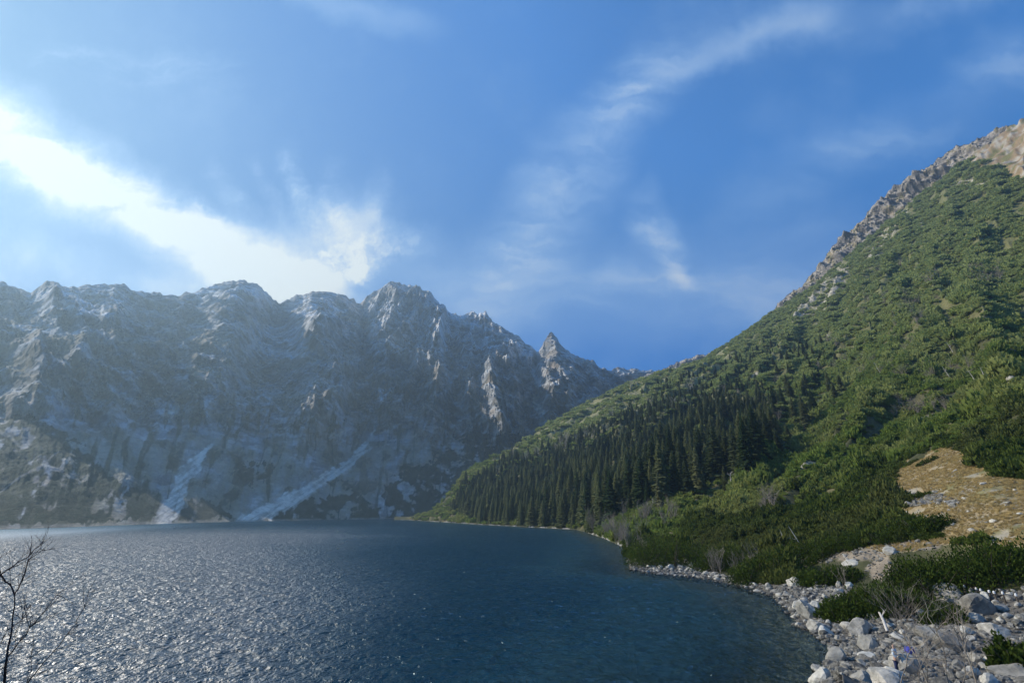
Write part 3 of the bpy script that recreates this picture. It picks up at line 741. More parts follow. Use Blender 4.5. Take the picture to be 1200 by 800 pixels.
# ------------------------------------------------------------------ the lake
def lake():
    NA_, NR_ = 1150, 1050
    aa = np.linspace(R(-66), R(40), NA_); rr_ = np.exp(np.linspace(math.log(24), math.log(1150), NR_))
    A_, R_ = np.meshgrid(aa, rr_, indexing='ij')
    zb_ = np.where(A_ > HA0, hsample(A_, R_), -np.minimum((shore_far(A_) - R_) * .25, 14))
    nb_ = np.interp(R_, brr, bz)
    lf = np.maximum(nb_, zb_); bl = sst(R(-18), HA0, A_)
    zb_ = np.where(A_ > HA0, zb_, lf * (1 - bl) + hsample(np.full(A_.shape, HA0 + .001), R_) * bl)
    wx_ = R_ * np.sin(A_); wy_ = R_ * np.cos(A_)
    c_, s__ = math.cos(R(25)), math.sin(R(25))
    ux = (wx_ * c_ + wy_ * s__); uy = (-wx_ * s__ + wy_ * c_)
    wv = (.60 * (ridged(ux / 4.2 + .6 * perlin(ux / 9, uy / 9, 3), uy / 2.6, 631, 3, .6) - .4) + .25 * perlin(ux / 1.3, uy / .9, 641)) * .30
    wv = wv * sst(420, 120, R_) * (.6 + .5 * (fbm(wx_ / 40, wy_ / 40, 651, 3) + .5)) * sst(-.02, 1.5, -zb_ + .4)
    me_ = mesh_np('lake', np.stack([wx_, wy_, wv], -1).reshape(-1, 3), grid_faces(NA_, NR_)[:, ::-1], None, True)
    sp_pts = [(r_ * math.sin(a_), r_ * math.cos(a_)) for a_, r_ in zip(l_az, l_r)] + [(r_ * math.sin(a_), r_ * math.cos(a_)) for a_, r_ in ((R(28.2), 44), (R(26), 36), (R(27), 28))]
    dist_ = np.full(A_.shape, 1e9)
    for (x1, y1), (x2, y2) in zip(sp_pts[:-1], sp_pts[1:]):
        ex, ey = x2 - x1, y2 - y1
        t = np.clip(((wx_ - x1) * ex + (wy_ - y1) * ey) / (ex * ex + ey * ey), 0, 1)
        dist_ = np.minimum(dist_, np.hypot(wx_ - x1 - t * ex, wy_ - y1 - t * ey))
    float_attr(me_, 'depth', np.clip(dist_ * .17 * (1 + .5 * fbm(wx_ / 9, wy_ / 9, 661, 3)), 0, 20).ravel())
    # a calm strip of water off the far left shore
    calm = sst(250, 120, shore_far(A_) - R_ + 10 * fbm(A_ * 8, R_ / 50, 611, 3)) * sst(R(-20), R(-42), A_)
    calm = np.where(R_ > shore_far(A_) - 12, calm * .6, calm)
    float_attr(me_, 'ruffle_sheen', (sst(R(-4), R(-30), A_ + .10 * fbm(wx_ / 70, wy_ / 70, 671, 3)) * sst(600, 250, R_)).ravel())
    float_attr(me_, 'calm', np.clip(calm, 0, 1).ravel())
    m_, n = mat('lake_water')
    ruf_sheen = n.n('ShaderNodeAttribute', attribute_name='ruffle_sheen').outputs['Fac']
    geo = n.n('ShaderNodeTexCoord').outputs['Object']
    dep = n.n('ShaderNodeAttribute', attribute_name='depth').outputs['Fac']
    clm = n.n('ShaderNodeAttribute', attribute_name='calm').outputs['Fac']
    mp = n.n('ShaderNodeMapping'); n.link(geo, mp.inputs['Vector'])
    mp.inputs['Rotation'].default_value = (0, 0, R(18)); mp.inputs['Scale'].default_value = (1, .62, 1)
    w1 = n.noise(mp.outputs[0], .55, 3, .6, .5)
    w2 = n.noise(mp.outputs[0], 1.9, 3, .6, .3)
    w3 = n.noise(mp.outputs[0], .2, 3, .55, .5)
    gust = n.noise(geo, .012, 3, .5)
    h = n.m('ADD', n.m('ADD', n.m('MULTIPLY', w1, .9), n.m('MULTIPLY', w2, .5)), n.m('MULTIPLY', w3, .8))
    st = n.m('MULTIPLY', n.m('SUBTRACT', 1.0, n.m('MULTIPLY', clm, .75)), n.m('ADD', n.m('MULTIPLY', ruf_sheen, .3), n.m('ADD', .62, n.m('MULTIPLY', gust, .5))))
    bp = n.n('ShaderNodeBump', i_Height=h, i_Strength=st, i_Distance=1.1)
    body = n.mix(n.sstep(0, 5, dep), (.022, .062, .075), (.001, .022, .040))
    df = n.n('ShaderNodeBsdfDiffuse', i_Color=body)
    tr = n.n('ShaderNodeBsdfTransparent', i_Color=(.72, .80, .78, 1))
    under_ = n.n('ShaderNodeMixShader', i_0=n.sstep(0, 3.0, dep), i_1=tr.outputs[0], i_2=df.outputs[0])
    gl = n.n('ShaderNodeBsdfGlossy', i_Color=n.mix(ruf_sheen, (.50, .68, .76), (1, 1, 1)), i_Roughness=n.m('ADD', n.m('ADD', .17, n.m('MULTIPLY', ruf_sheen, .19)), n.m('MULTIPLY', clm, .12)), i_Normal=bp.outputs[0])  # reflections tinted dimmer in the centre, white where ruffled: sheen painted by colour
    fr = n.n('ShaderNodeFresnel', i_IOR=1.333, i_Normal=bp.outputs[0])
    ms = n.n('ShaderNodeMixShader', i_0=fr.outputs[0], i_1=under_.outputs[0], i_2=gl.outputs[0])
    finish(n, ms.outputs[0])
    me_.materials.append(m_)
    tag(link('lake', me_), 'dark blue mountain lake rippled by the wind', 'lake', kind='structure')
lake()

# ------------------------------------------------------------------ scatter as one object (uncountable stuff)
def protos(name, meshes):
    col_ = bpy.data.collections.new(name)
    for k, m_ in enumerate(meshes):
        o_ = bpy.data.objects.new(name + '_%d' % k, m_)
        col_.objects.link(o_)
    return col_
def scatter(name, pts, scales, rots, meshes, label, cat):
    me_ = bpy.data.meshes.new(name)
    me_.vertices.add(len(pts)); me_.vertices.foreach_set('co', np.asarray(pts, np.float32).ravel())
    a = me_.attributes.new('scl', 'FLOAT_VECTOR', 'POINT'); a.data.foreach_set('vector', np.asarray(scales, np.float32).ravel())
    a = me_.attributes.new('rot', 'FLOAT_VECTOR', 'POINT'); a.data.foreach_set('vector', np.asarray(rots, np.float32).ravel())
    o_ = link(name, me_)
    ng = bpy.data.node_groups.new(name, 'GeometryNodeTree')
    ng.interface.new_socket('Geometry', in_out='INPUT', socket_type='NodeSocketGeometry')
    ng.interface.new_socket('Geometry', in_out='OUTPUT', socket_type='NodeSocketGeometry')
    n = ng.nodes; l = ng.links
    gi = n.new('NodeGroupInput'); go = n.new('NodeGroupOutput')
    ci = n.new('GeometryNodeCollectionInfo')
    ci.inputs['Collection'].default_value = protos(name + '_kinds', meshes)
    ci.inputs['Separate Children'].default_value = True
    ip = n.new('GeometryNodeInstanceOnPoints'); ip.inputs['Pick Instance'].default_value = True
    m2p = n.new('GeometryNodeMeshToPoints')
    at = n.new('GeometryNodeInputNamedAttribute'); at.data_type = 'FLOAT_VECTOR'; at.inputs['Name'].default_value = 'scl'
    ar = n.new('GeometryNodeInputNamedAttribute'); ar.data_type = 'FLOAT_VECTOR'; ar.inputs['Name'].default_value = 'rot'
    l.new(gi.outputs[0], m2p.inputs['Mesh']); l.new(m2p.outputs[0], ip.inputs['Points'])
    l.new(ci.outputs[0], ip.inputs['Instance'])
    l.new(at.outputs[0], ip.inputs['Scale']); l.new(ar.outputs[0], ip.inputs['Rotation'])
    l.new(ip.outputs[0], go.inputs[0])
    md = o_.modifiers.new('scatter', 'NODES'); md.node_group = ng
    tag(o_, label, cat, kind='stuff')
    return o_

def sprays(n, rad, hgt, size, seed, m_, lump=.35, inner=.0):
    """a low mound of needle sprays: upward-fanning leaf-sized blades through the volume"""
    g_ = np.random.default_rng(seed)
    th = g_.uniform(0, 2 * np.pi, n); ph = np.arccos(g_.uniform(0.0, 1, n))
    lum = np.array([1 + lump * mnoise.noise(Vector((math.cos(t) * math.sin(p) * 2 + seed, math.sin(t) * math.sin(p) * 2, math.cos(p) * 2))) for t, p in zip(th, ph)])
    rr_ = lum * (1 - inner * g_.uniform(0, 1, n) ** 2) * g_.uniform(.72, 1.0, n)
    c = np.stack([rad * rr_ * np.sin(ph) * np.cos(th), rad * rr_ * np.sin(ph) * np.sin(th), hgt * rr_ * np.cos(ph)], 1)
    nrm = c / np.array([rad, rad, hgt]); nrm /= np.linalg.norm(nrm, axis=1)[:, None] + 1e-6
    ax = nrm * .7 + np.array([0, 0, .7]) + g_.normal(0, .45, (n, 3)); ax /= np.linalg.norm(ax, axis=1)[:, None]
    sd_ = np.cross(ax, g_.normal(0, 1, (n, 3))); sd_ /= np.linalg.norm(sd_, axis=1)[:, None]
    L_ = size * g_.uniform(.6, 1.4, n)[:, None]
    p0 = c - ax * L_ * .5 - sd_ * L_ * .16; p1 = c - ax * L_ * .5 + sd_ * L_ * .16
    p2 = c + ax * L_ * .1 + sd_ * L_ * .42; p3 = c + ax * L_ * .9; p4 = c + ax * L_ * .1 - sd_ * L_ * .42
    vs = np.stack([p0, p1, p2, p3, p4], 1).reshape(-1, 3)
    vs[:, 2] = np.maximum(vs[:, 2], -.1)
    f_ = (np.arange(n) * 5)[:, None] + np.arange(5)
    return mesh_np('needles', vs, f_, m_)

# ------------------------------------------------------------------ dwarf pine thicket over the hillside
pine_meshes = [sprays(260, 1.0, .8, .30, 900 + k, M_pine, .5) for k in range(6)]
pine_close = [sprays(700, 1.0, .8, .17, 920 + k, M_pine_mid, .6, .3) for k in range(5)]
pts_ = []; sc_ = []; ro_ = []
FOREST = [(548, 607), (560, 612), (620, 616), (676, 620), (694, 624), (712, 612), (740, 600), (770, 590), (800, 584), (845, 574), (862, 560), (885, 540), (905, 505), (912, 470), (890, 450), (850, 452), (800, 458), (745, 480), (700, 500), (650, 520), (605, 545), (570, 570), (545, 590)]
nTry = 90000
ta = rng.uniform(R(-11), R(58), nTry)
tr_ = np.exp(rng.uniform(math.log(58), math.log(960), nTry))
tz = hsample(ta, tr_)
tx = tr_ * np.sin(ta); ty = tr_ * np.cos(ta)
tpx, tpy = project(tx, ty, tz)
ok = (bare(ta, tr_) < .5) & (tpx < 1330) & (tpy > 60) & (tpy < 860) & (tz > .8)
keep_p = np.ones(nTry)
cov = fbm(tx / 26, ty / 26, 701, 3)
keep_p = np.where((cov > .16) & (tr_ > 130), .22, keep_p)
keep_p = np.where((cov < -.4) & (tr_ > 200), .3, keep_p)
gul = fbm((.73 * tx + .68 * ty) / 110, (-.68 * tx + .73 * ty) / 11, 731, 3)
keep_p = np.where((gul > .17) & (tr_ > 220), keep_p * .2, keep_p)
inf = inpoly(tpx, tpy, FOREST) & (tr_ > 160)
keep_p = np.where(inf, keep_p * .25, keep_p)
ups = polyline_mask(tpx, tpy, [(590, 540, 12), (690, 488, 18), (780, 452, 14), (850, 420, 8)], 8)
keep_p = keep_p * (1 - .35 * ups)
# skip the spots of the individually built shrubs
ok &= rng.uniform(0, 1, nTry) < keep_p
ok &= ~(inpoly(tpx, tpy, [(935, 640), (1500, 628), (1500, 900), (935, 900)]) & (tr_ < 105))
idx = np.where(ok)[0]
s_ = np.clip(.0068 * tr_[idx], 1.15, 5.5) * rng.choice([.55, .8, 1.0, 1.2, 1.5], len(idx), p=[.2, .25, .25, .2, .1]) * rng.uniform(.85, 1.15, len(idx))
md_ = fbm(tx[idx] / 11, ty[idx] / 11, 721, 3)
s_ = s_ * (1 + 1.3 * np.clip(md_, -.35, .6) * (tr_[idx] < 230)) 
hsc = np.clip(s_ * .95, .6, 3.0) * rng.uniform(.8, 1.5, len(idx)) * (1 + 1.2 * np.clip(md_, -.4, .6))
pts_ = np.stack([tx[idx], ty[idx], tz[idx] - .15], 1)
scl_ = np.stack([s_, s_, hsc], 1)
rot_ = np.stack([rng.normal(0, .12, len(idx)), rng.normal(0, .12, len(idx)), rng.uniform(0, 6.28, len(idx))], 1)
nq = tr_[idx] < 175 + 30 * md_
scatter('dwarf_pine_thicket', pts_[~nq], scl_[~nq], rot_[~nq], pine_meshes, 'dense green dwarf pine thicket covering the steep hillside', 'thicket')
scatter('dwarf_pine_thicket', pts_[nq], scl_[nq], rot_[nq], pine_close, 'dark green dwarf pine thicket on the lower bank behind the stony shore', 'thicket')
print('pines', len(idx))

# ------------------------------------------------------------------ spruces
def spruce_meshes(seed, m_leaf):
    g_ = random.Random(seed)
    vs, fs = [], []
    Ht = 1.0
    nw = 30
    for k in range(nw):
        t = k / (nw - 1)
        z = .07 + .92 * t ** .92
        rad = (.155 * (1 - t) ** .78 + .006) * g_.uniform(.78, 1.15)
        nb = max(4, int(13 * (1 - t) + 4))
        off = g_.uniform(0, 6.28)
        for b in range(nb):
            if g_.random() < .10: continue
            a = off + b * 2 * math.pi / nb + g_.uniform(-.25, .25)
            L_ = rad * g_.uniform(.6, 1.2)
            dr = (-.42 + .35 * t) * L_ * g_.uniform(.6, 1.5)
            ca, sa = math.cos(a), math.sin(a); wd = L_ * .34 + .004
            i = len(vs)
            vs += [(0, 0, z + .012), (ca * L_ * .55 - sa * wd, sa * L_ * .55 + ca * wd, z + dr * .65 - .006), (ca * L_, sa * L_, z + dr + .008 * g_.uniform(-1, 1)), (ca * L_ * .55 + sa * wd, sa * L_ * .55 - ca * wd, z + dr * .65 - .006)]
            fs.append((i, i + 1, i + 2, i + 3))
            i = len(vs)   # hanging spray under the branch
            vs += [(ca * L_ * .2, sa * L_ * .2, z), (ca * L_ * .95, sa * L_ * .95, z + dr), (ca * L_ * .8, sa * L_ * .8, z + dr - .03), (ca * L_ * .35, sa * L_ * .35, z - .035)]
            fs.append((i, i + 1, i + 2, i + 3))
    i = len(vs)
    for q in range(4):
        vs.append((.008 * math.cos(q * 1.57), .008 * math.sin(q * 1.57), .93))
    vs.append((0, 0, 1.03)); vs.append((0, 0, .92))
    for q in range(4):
        fs.append((i + q, i + (q + 1) % 4, i + 4, i + 4))
    f4 = [f for f in fs if len(set(f)) == 4]
    crown = mesh_np('crown', vs, f4, m_leaf)
    tv, tf = [], []
    for k, (z, r_) in enumerate([(-.04, .014), (.1, .011), (.5, .007), (.97, .0012)]):
        for q in range(6): tv.append((r_ * math.cos(q * 1.047), r_ * math.sin(q * 1.047), z))
        if k:
            for q in range(6): tf.append(((k - 1) * 6 + q, (k - 1) * 6 + (q + 1) % 6, k * 6 + (q + 1) % 6, k * 6 + q))
    trunk = mesh_np('trunk', tv, tf, M_bark, True)
    return crown, trunk
SPR = [spruce_meshes(40 + k, M_spruce) for k in range(6)]
# tree sites, spaced apart in the world
nT = 60000
fa = rng.uniform(R(-9), R(38), nT)
fr_ = np.sqrt(rng.uniform(150 ** 2, 800 ** 2, nT))
fz = hsample(fa, fr_); fx = fr_ * np.sin(fa); fy = fr_ * np.cos(fa)
fpx, fpy = project(fx, fy, fz)
jitx = fpx + 10 * fbm(fx / 30, fy / 30, 801, 3); jity = fpy + 8 * fbm(fx / 30, fy / 30, 811, 3)
okf = inpoly(jitx, jity, FOREST) & (fz > .6)
up_edge = polyline_mask(fpx, fpy, [(560, 578, 8), (605, 552, 10), (650, 526, 12), (700, 506, 14), (745, 486, 14), (800, 464, 14), (850, 456, 14), (900, 470, 10)], 8)
okf &= rng.uniform(0, 1, nT) > up_edge * .72
band2 = inpoly(fpx, fpy, [(526, 600), (545, 570), (600, 535), (622, 540), (565, 580), (548, 606)])
okf |= band2 & (fz > .8) & (rng.uniform(0, 1, nT) < .6)
edge_z = inpoly(jitx, jity, [(850, 585), (905, 545), (975, 490), (1010, 430), (930, 395), (850, 425), (740, 465), (860, 460), (900, 500)])
okf |= edge_z & (fz > .8) & (rng.uniform(0, 1, nT) < .035)
sites = []
cell = {}
for i in np.where(okf)[0]:
    x, y = fx[i], fy[i]; sp = 6.0 + 2.2 * float(perlin(np.array(x / 30), np.array(y / 30), 5))
    key = (int(x // 5), int(y // 5)); bad = False
    for ax_ in (-1, 0, 1):
        for ay_ in (-1, 0, 1):
            for (qx, qy) in cell.get((key[0] + ax_, key[1] + ay_), ()):
                if (qx - x) ** 2 + (qy - y) ** 2 < sp * sp: bad = True
    if bad: continue
    cell.setdefault(key, []).append((x, y))
    rlen = fr_[i]
    hgt = (23 - 11 * min(1, max(0, fz[i] - 5) / 110)) * rng.choice([.55, .8, 1, 1.15]) * rng.uniform(.8, 1.15)
    sites.append((hgt / rlen, x, y, fz[i], hgt, fpx[i], fpy[i]))
print('spruce sites', len(sites))
# the trees one sees best: those on the lower edge along the water first
sites.sort(key=lambda s: -(s[0] * (1.6 if s[6] > 596 or (s[5] > 760 and s[6] > 560) else 1.0)))
near_s, far_s = sites[:296], sites[296:1900]
SP_T = []
for k, (cm, tm) in enumerate(SPR):
    e = empty('spruce'); link('crown', cm, e); link('trunk', tm, e)
    SP_T.append(e)
used = [False] * len(SP_T)
def spruce_label(px, py, h):
    z_ = 'at the water\'s edge' if py > 606 else ('low on the wooded slope' if py > 575 else 'higher up the wooded slope')
    sz__ = 'tall' if h > 20 else ('middle-sized' if h > 14 else 'short')
    z_ += ', ' + ('near the tip of the point' if px < 600 else ('left of the bare grey trees' if px < 690 else ('behind the bare grey trees' if px < 745 else ('by the pale olive spruce' if px < 800 else 'towards the pale dead tree'))))
    return sz__ + ' dark spruce ' + z_
for k, (q, x, y, z, h, px_, py_) in enumerate(near_s):
    v_ = k % 6
    e = SP_T[v_] if not used[v_] else copy_tree(SP_T[v_])
    used[v_] = True
    e.location = (x, y, z - .3); wd = h * random.uniform(1.05, 1.7)
    e.scale = (wd, wd, h); e.rotation_euler = (random.gauss(0, .015), random.gauss(0, .015), random.uniform(0, 6.28))
    lb = spruce_label(px_, py_, h)
    tag(e, lb, 'tree', 'spruces of the forest on the right shore')
def joined(cm, tm):
    a = np.array([v.co[:] for v in cm.vertices]); f_ = np.array([p.vertices[:] for p in cm.polygons])
    m_ = mesh_np('spruce_far', a, f_, M_spruce); return m_
far_meshes = [joined(*s) for s in SPR]
P_ = np.array([(s[1], s[2], s[3] - .3) for s in far_s]); Hh = np.array([s[4] for s in far_s])
wdd = Hh * rng.uniform(1.05, 1.7, len(Hh))
scatter('spruce_forest', P_, np.stack([wdd, wdd, Hh], 1), np.stack([rng.normal(0, .015, len(Hh)), rng.normal(0, .015, len(Hh)), rng.uniform(0, 6.28, len(Hh))], 1), far_meshes,
        'dark spruce forest filling the slope behind the trees by the water', 'forest')
# one pale olive spruce standing out against the shade
cm, tm = spruce_meshes(77, M_spruce_pale)
e = empty('spruce'); link('crown', cm, e); link('trunk', tm, e)
p, r_ = hit(774, 596); h = 40 / 560 * r_ * 1.0
e.location = p - Vector((0, 0, .3)); e.scale = (h * .9, h * .9, h)
tag(e, 'pale olive spruce standing alone against the dark forest edge', 'tree')

# ------------------------------------------------------------------ bare trees
def tube(vs, fs, pts, rads, k=4):
    """append a tapered tube through pts"""
    prev = None
    for i, p in enumerate(pts):
        d_ = (pts[min(i + 1, len(pts) - 1)] - pts[max(i - 1, 0)])
        if d_.length < 1e-6: d_ = Vector((0, 0, 1))
        d_.normalize()
        a = d_.orthogonal() if prev is None else (prev - d_ * prev.dot(d_))
        if a.length < 1e-5: a = d_.orthogonal()
        a.normalize(); prev = a; b = d_.cross(a)
        i0 = len(vs)
        for q in range(k):
            an = q * 2 * math.pi / k
            vs.append(tuple(p + (a * math.cos(an) + b * math.sin(an)) * rads[i]))
        if i:
            for q in range(k):
                fs.append((i0 - k + q, i0 - k + (q + 1) % k, i0 + (q + 1) % k, i0 + q))
def grow(vs, fs, p, d_, L_, r_, depth, rnd, spread=.6, k=3, up=.12, wob=.12):
    pts = [p.copy()]; rads = [r_]; n = 4
    dd = d_.normalized(); q = p.copy()
    for i in range(n):
        dd = (dd + Vector((rnd.gauss(0, wob), rnd.gauss(0, wob), rnd.gauss(0, wob) + up))).normalized()
        q = q + dd * L_ / n; pts.append(q.copy()); rads.append(r_ * (1 - .75 * (i + 1) / n))
    tube(vs, fs, pts, rads, k)
    if depth == 0: return
    nb = rnd.randint(3, 5)
    for b in range(nb):
        t = rnd.uniform(.25, 1.0); i = min(int(t * n), n - 1)
        pp = pts[i].lerp(pts[i + 1], t * n - i if t < 1 else 1)
        side = Vector((rnd.gauss(0, 1), rnd.gauss(0, 1), rnd.gauss(0, .6))).normalized()
        grow(vs, fs, pp, (dd + side * spread * 1.5).normalized(), L_ * rnd.uniform(.4, .65), r_ * .55 * (1 - .5 * t), depth - 1, rnd, spread, k, up, wob)
def bare_tree_meshes(seed, m_, stems=3):
    rnd = random.Random(seed)
    tv, tf, cv, cf = [], [], [], []
    for s_i in range(stems):
        d_ = Vector((rnd.gauss(0, .25), rnd.gauss(0, .25), 1)).normalized()
        p0 = Vector((rnd.gauss(0, .03), rnd.gauss(0, .03), -.03)); pts = [p0]
        for i in range(4): pts.append(pts[-1] + (d_ + Vector((rnd.gauss(0, .1), rnd.gauss(0, .1), 0))) * .17)
        tube(tv, tf, pts, [.016, .013, .011, .009, .005], 5)
        for i in range(9):
            q = pts[rnd.randint(1, 4)]
            dd = Vector((rnd.gauss(0, 1), rnd.gauss(0, 1), rnd.uniform(.5, 1.8))).normalized()
            grow(cv, cf, q, dd, rnd.uniform(.2, .38), .006, 2, rnd, .6, 3)
    return mesh_np('crown', cv, cf, m_), mesh_np('trunk', tv, tf, m_, True)
BT = []
for k in range(4):
    cm, tm = bare_tree_meshes(60 + k, M_twig)
    e = empty('bare_tree'); link('crown', cm, e); link('trunk', tm, e); BT.append(e)
M_twig_pale = simple('pale_bare_twigs', (.40, .36, .27), (.55, .50, .38), 1)
for k in range(4):
    cm, tm = bare_tree_meshes(160 + k, M_twig_pale)
    e = empty('bare_tree'); link('crown', cm, e); link('trunk', tm, e); BT.append(e)
bused = [False] * 8
bt_n = 0
def bare_tree(px_, py_, hpx, label, group=None):
    global bt_n
    p, r_ = hit(px_, py_)
    h = hpx / F * r_ * .92
    v_ = bt_n % 4 + (4 if 'pale' in label else 0); bt_n += 1
    e = BT[v_] if not bused[v_] else copy_tree(BT[v_])
    bused[v_] = True
    e.location = p; s = h / .95; wv = s * random.uniform(.8, 1.2)
    e.scale = (wv, wv, s); e.rotation_euler = (0, 0, random.uniform(0, 6.28))
    tag(e, label, 'tree', group)
rb_ = random.Random(3)
for (cx, cy, sx, sy, n_, hp, lb) in [(722, 638, 28, 7, 16, 26, 'leafless grey tree in the cluster by the water where the forest ends'),
                                     (760, 618, 26, 12, 12, 24, 'leafless grey tree on the bank between the spruces and the dwarf pines'),
                                     (870, 672, 40, 6, 8, 24, 'leafless grey tree among dwarf pines just behind the stony shore'),
                                     (905, 600, 14, 8, 5, 26, 'leafless grey tree rising from the dark pine hollow'),
                                     (1075, 480, 45, 16, 12, 15, 'leafless grey tree between the two light tracks on the slope'),
                                     (1060, 350, 40, 30, 26, 13, 'leafless grey tree scattered in the green of the upper slope'),
                                     (1165, 330, 26, 16, 12, 15, 'leafless grey tree in the bare grey patch high on the right'),
                                     (1010, 425, 60, 20, 14, 13, 'leafless grey tree on the middle slope above the upper track'),
                                     (880, 480, 40, 22, 14, 13, 'leafless grey tree at the upper right edge of the forest'),
                                     (660, 522, 50, 14, 30, 13, 'leafless pale tree along the sunlit upper edge of the forest'),
                                     (790, 470, 46, 12, 16, 12, 'leafless pale tree among the grass above the forest'),
                                     (1110, 440, 55, 5, 12, 15, 'leafless grey tree standing along the upper track')]:
    for i in range(n_):
        x_ = cx + rb_.gauss(0, sx * .6); y_ = cy + rb_.gauss(0, sy * .6)
        if cx == 660: y_ = 522 - (x_ - 660) * .45 + rb_.gauss(0, 5)
        if cx == 722: y_ = max(y_, np.interp(x_, [680, 700, 720, 735, 760], [615, 622, 630, 636, 655]) - 4); y_ = min(y_, np.interp(x_, [680, 700, 730, 735, 760], [619, 625, 637, 650, 665]))
        bare_tree(min(x_, 1198), y_, hp * rb_.uniform(.6, 1.25), lb, lb.replace('tree', 'trees'))

# pale dead trunks
def snag_mesh(seed, nbr=5, lean=.1):
    rnd = random.Random(seed); vs, fs = [], []; bv, bf = [], []
    pts = [Vector((0, 0, -.05))]
    d_ = Vector((lean, 0, 1))
    for i in range(5): pts.append(pts[-1] + (d_ + Vector((rnd.gauss(0, .05), rnd.gauss(0, .05), 0))) * .21)
    tube(vs, fs, pts, [.04, .034, .028, .022, .014, .004], 6)
    for b in range(nbr):
        t = rnd.uniform(.4, .95) * 5; i = min(int(t), 4)
        p = pts[i].lerp(pts[i + 1], t - i)
        a = rnd.uniform(0, 6.28)
        grow(bv, bf, p, Vector((math.cos(a), math.sin(a), rnd.uniform(-.1, .5))), rnd.uniform(.18, .35), .012, 1, rnd, .5, 3, .02)
    return mesh_np('trunk', vs, fs, M_snag, True), (mesh_np('branch', bv, bf, M_snag) if bv else None)
for k, (x_, y_, hp, ln, nb, lb) in enumerate([
        (924, 645, 20, -.25, 1, 'short leaning bleached dead trunk, left of two in the dark pines'),
        (943, 644, 22, -.45, 1, 'short leaning bleached dead trunk, right of two in the dark pines'),
        (857, 578, 22, .1, 9, 'pale dead tree with stubby side branches at the forest corner'),
        (765, 596, 12, .05, 2, 'small bleached dead trunk beside the pale olive spruce'),
        (1116, 447, 14, -.3, 3, 'leaning bleached dead trunk at the left of the row by the upper track'),
        (1144, 447, 12, -.35, 3, 'forked bleached dead trunk in the middle of the row by the upper track'),
        (1156, 446, 13, -.05, 2, 'upright bleached dead trunk at the right end of the row by the upper track'),
        (1117, 413, 10, -.3, 2, 'bleached dead trunk standing alone in the green above the upper track'),
        (1032, 437, 9, -.3, 2, 'bleached dead trunk in the brown gap at the left above the track')]):
    tm, bm_ = snag_mesh(300 + k, nb, ln)
    e = empty('dead_tree'); link('trunk', tm, e)
    if bm_: link('branch', bm_, e)
    p, r_ = hit(x_, y_); h = hp / F * r_ * .95
    e.location = p; e.scale = (h, h, h)
    tag(e, lb, 'dead tree')

# ------------------------------------------------------------------ single dwarf pine shrubs of the foreground
def shrub(px_, py_, wpx, hpx, label, seed, nspray=3500, depth=.55, size=None, group=None, sink=0):
    p, r_ = hit(px_, py_)
    m_per = r_ / math.hypot(px_ - 600, F * cp + (py_ - 400) * sp_)      # metres per pixel there
    wd = wpx * m_per / 2; hg = hpx * m_per
    e = empty('dwarf_pine_shrub', (0, 0, 0))
    # lobes fill the shrub's outline
    g_ = np.random.default_rng(seed); vs_all = []; fs_all = []; off = 0; tv, tf = [], []
    ra = math.atan2(p.x, p.y)
    right = np.array([math.cos(ra), -math.sin(ra)]); away = np.array([math.sin(ra), math.cos(ra)])
    nl = max(5, int(wd * 2.6)); dp = wd * depth
    for i in range(nl):
        t = -1 + 2 * (i + .5) / nl + g_.normal(0, .08); t = max(-1, min(1, t))
        dd_ = g_.uniform(-.8, .8) * math.sqrt(max(.05, 1 - t * t))
        c2 = np.array([p.x, p.y]) + right * t * wd * .86 + away * (dd_ * dp + dp * .8)
        lr = min(hg, wd) * g_.uniform(.55, .85) * (1 - .25 * abs(t))
        lh = hg * g_.uniform(.75, 1.02) * (1 - .45 * t * t)
        gz = float(hz_xy(c2[0], c2[1]))
        mm = sprays(int(nspray * 2.6 / nl), lr, lh, size or .17, seed * 31 + i, M_pine_near, .5, .5)
        a = np.array([v.co[:] for v in mm.vertices]); bpy.data.meshes.remove(mm)
        a += np.array([c2[0], c2[1], gz])
        vs_all.append(a); fs_all.append(np.arange(len(a)).reshape(-1, 5) + off); off += len(a)
        rnd = random.Random(seed * 7 + i)
        for b in range(3):
            st = Vector((c2[0], c2[1], gz - .1)); en = st + Vector((rnd.gauss(0, lr * .6), rnd.gauss(0, lr * .6), lh * .8))
            tube(tv, tf, [st, st.lerp(en, .5) + Vector((rnd.gauss(0, .15), rnd.gauss(0, .15), -.1)), en], [.06, .045, .015], 4)
    e.location = p
    c = link('foliage', mesh_np('foliage', np.concatenate(vs_all) - np.array(p), np.concatenate(fs_all), M_pine_near), e)
    s = link('stem', mesh_np('stem', np.array(tv) - np.array(p), tf, M_bark, True), e)
    tag(e, label, 'shrub', group)
    return e
shrub(1128, 698, 178, 56, 'broad rounded dwarf pine mound in front of the ochre meadow at the right', 11, 9000, .35)
shrub(1022, 726, 112, 38, 'dwarf pine mound on the boulders, nearest the water of the big mounds', 12, 5000, .35)
shrub(971, 687, 74, 26, 'small dark dwarf pine behind the hiker at the stony shore', 13, 3500, .35)
shrub(1072, 631, 76, 24, 'low dwarf pine bush reaching into the left of the ochre meadow', 14, 3000, .4)
shrub(988, 650, 80, 22, 'dwarf pine under the single white rock above the path', 15, 3000, .4)
shrub(786, 665, 96, 44, 'round dark dwarf pine bush overhanging the water at the cove', 16, 5000, .5)
shrub(900, 680, 76, 36, 'dark dwarf pine bush just left of the small hiker', 17, 3500, .4)
shrub(846, 668, 60, 30, 'dwarf pine bush behind the white stones of the small cape', 18, 3000, .4)
shrub(1108, 732, 40, 26, 'small bright dwarf pine between the boulders below the post row', 19, 1500, .4)
shrub(1088, 543, 26, 7, 'tiny dark pine patch at the top of the ochre meadow', 20, 500, .4)
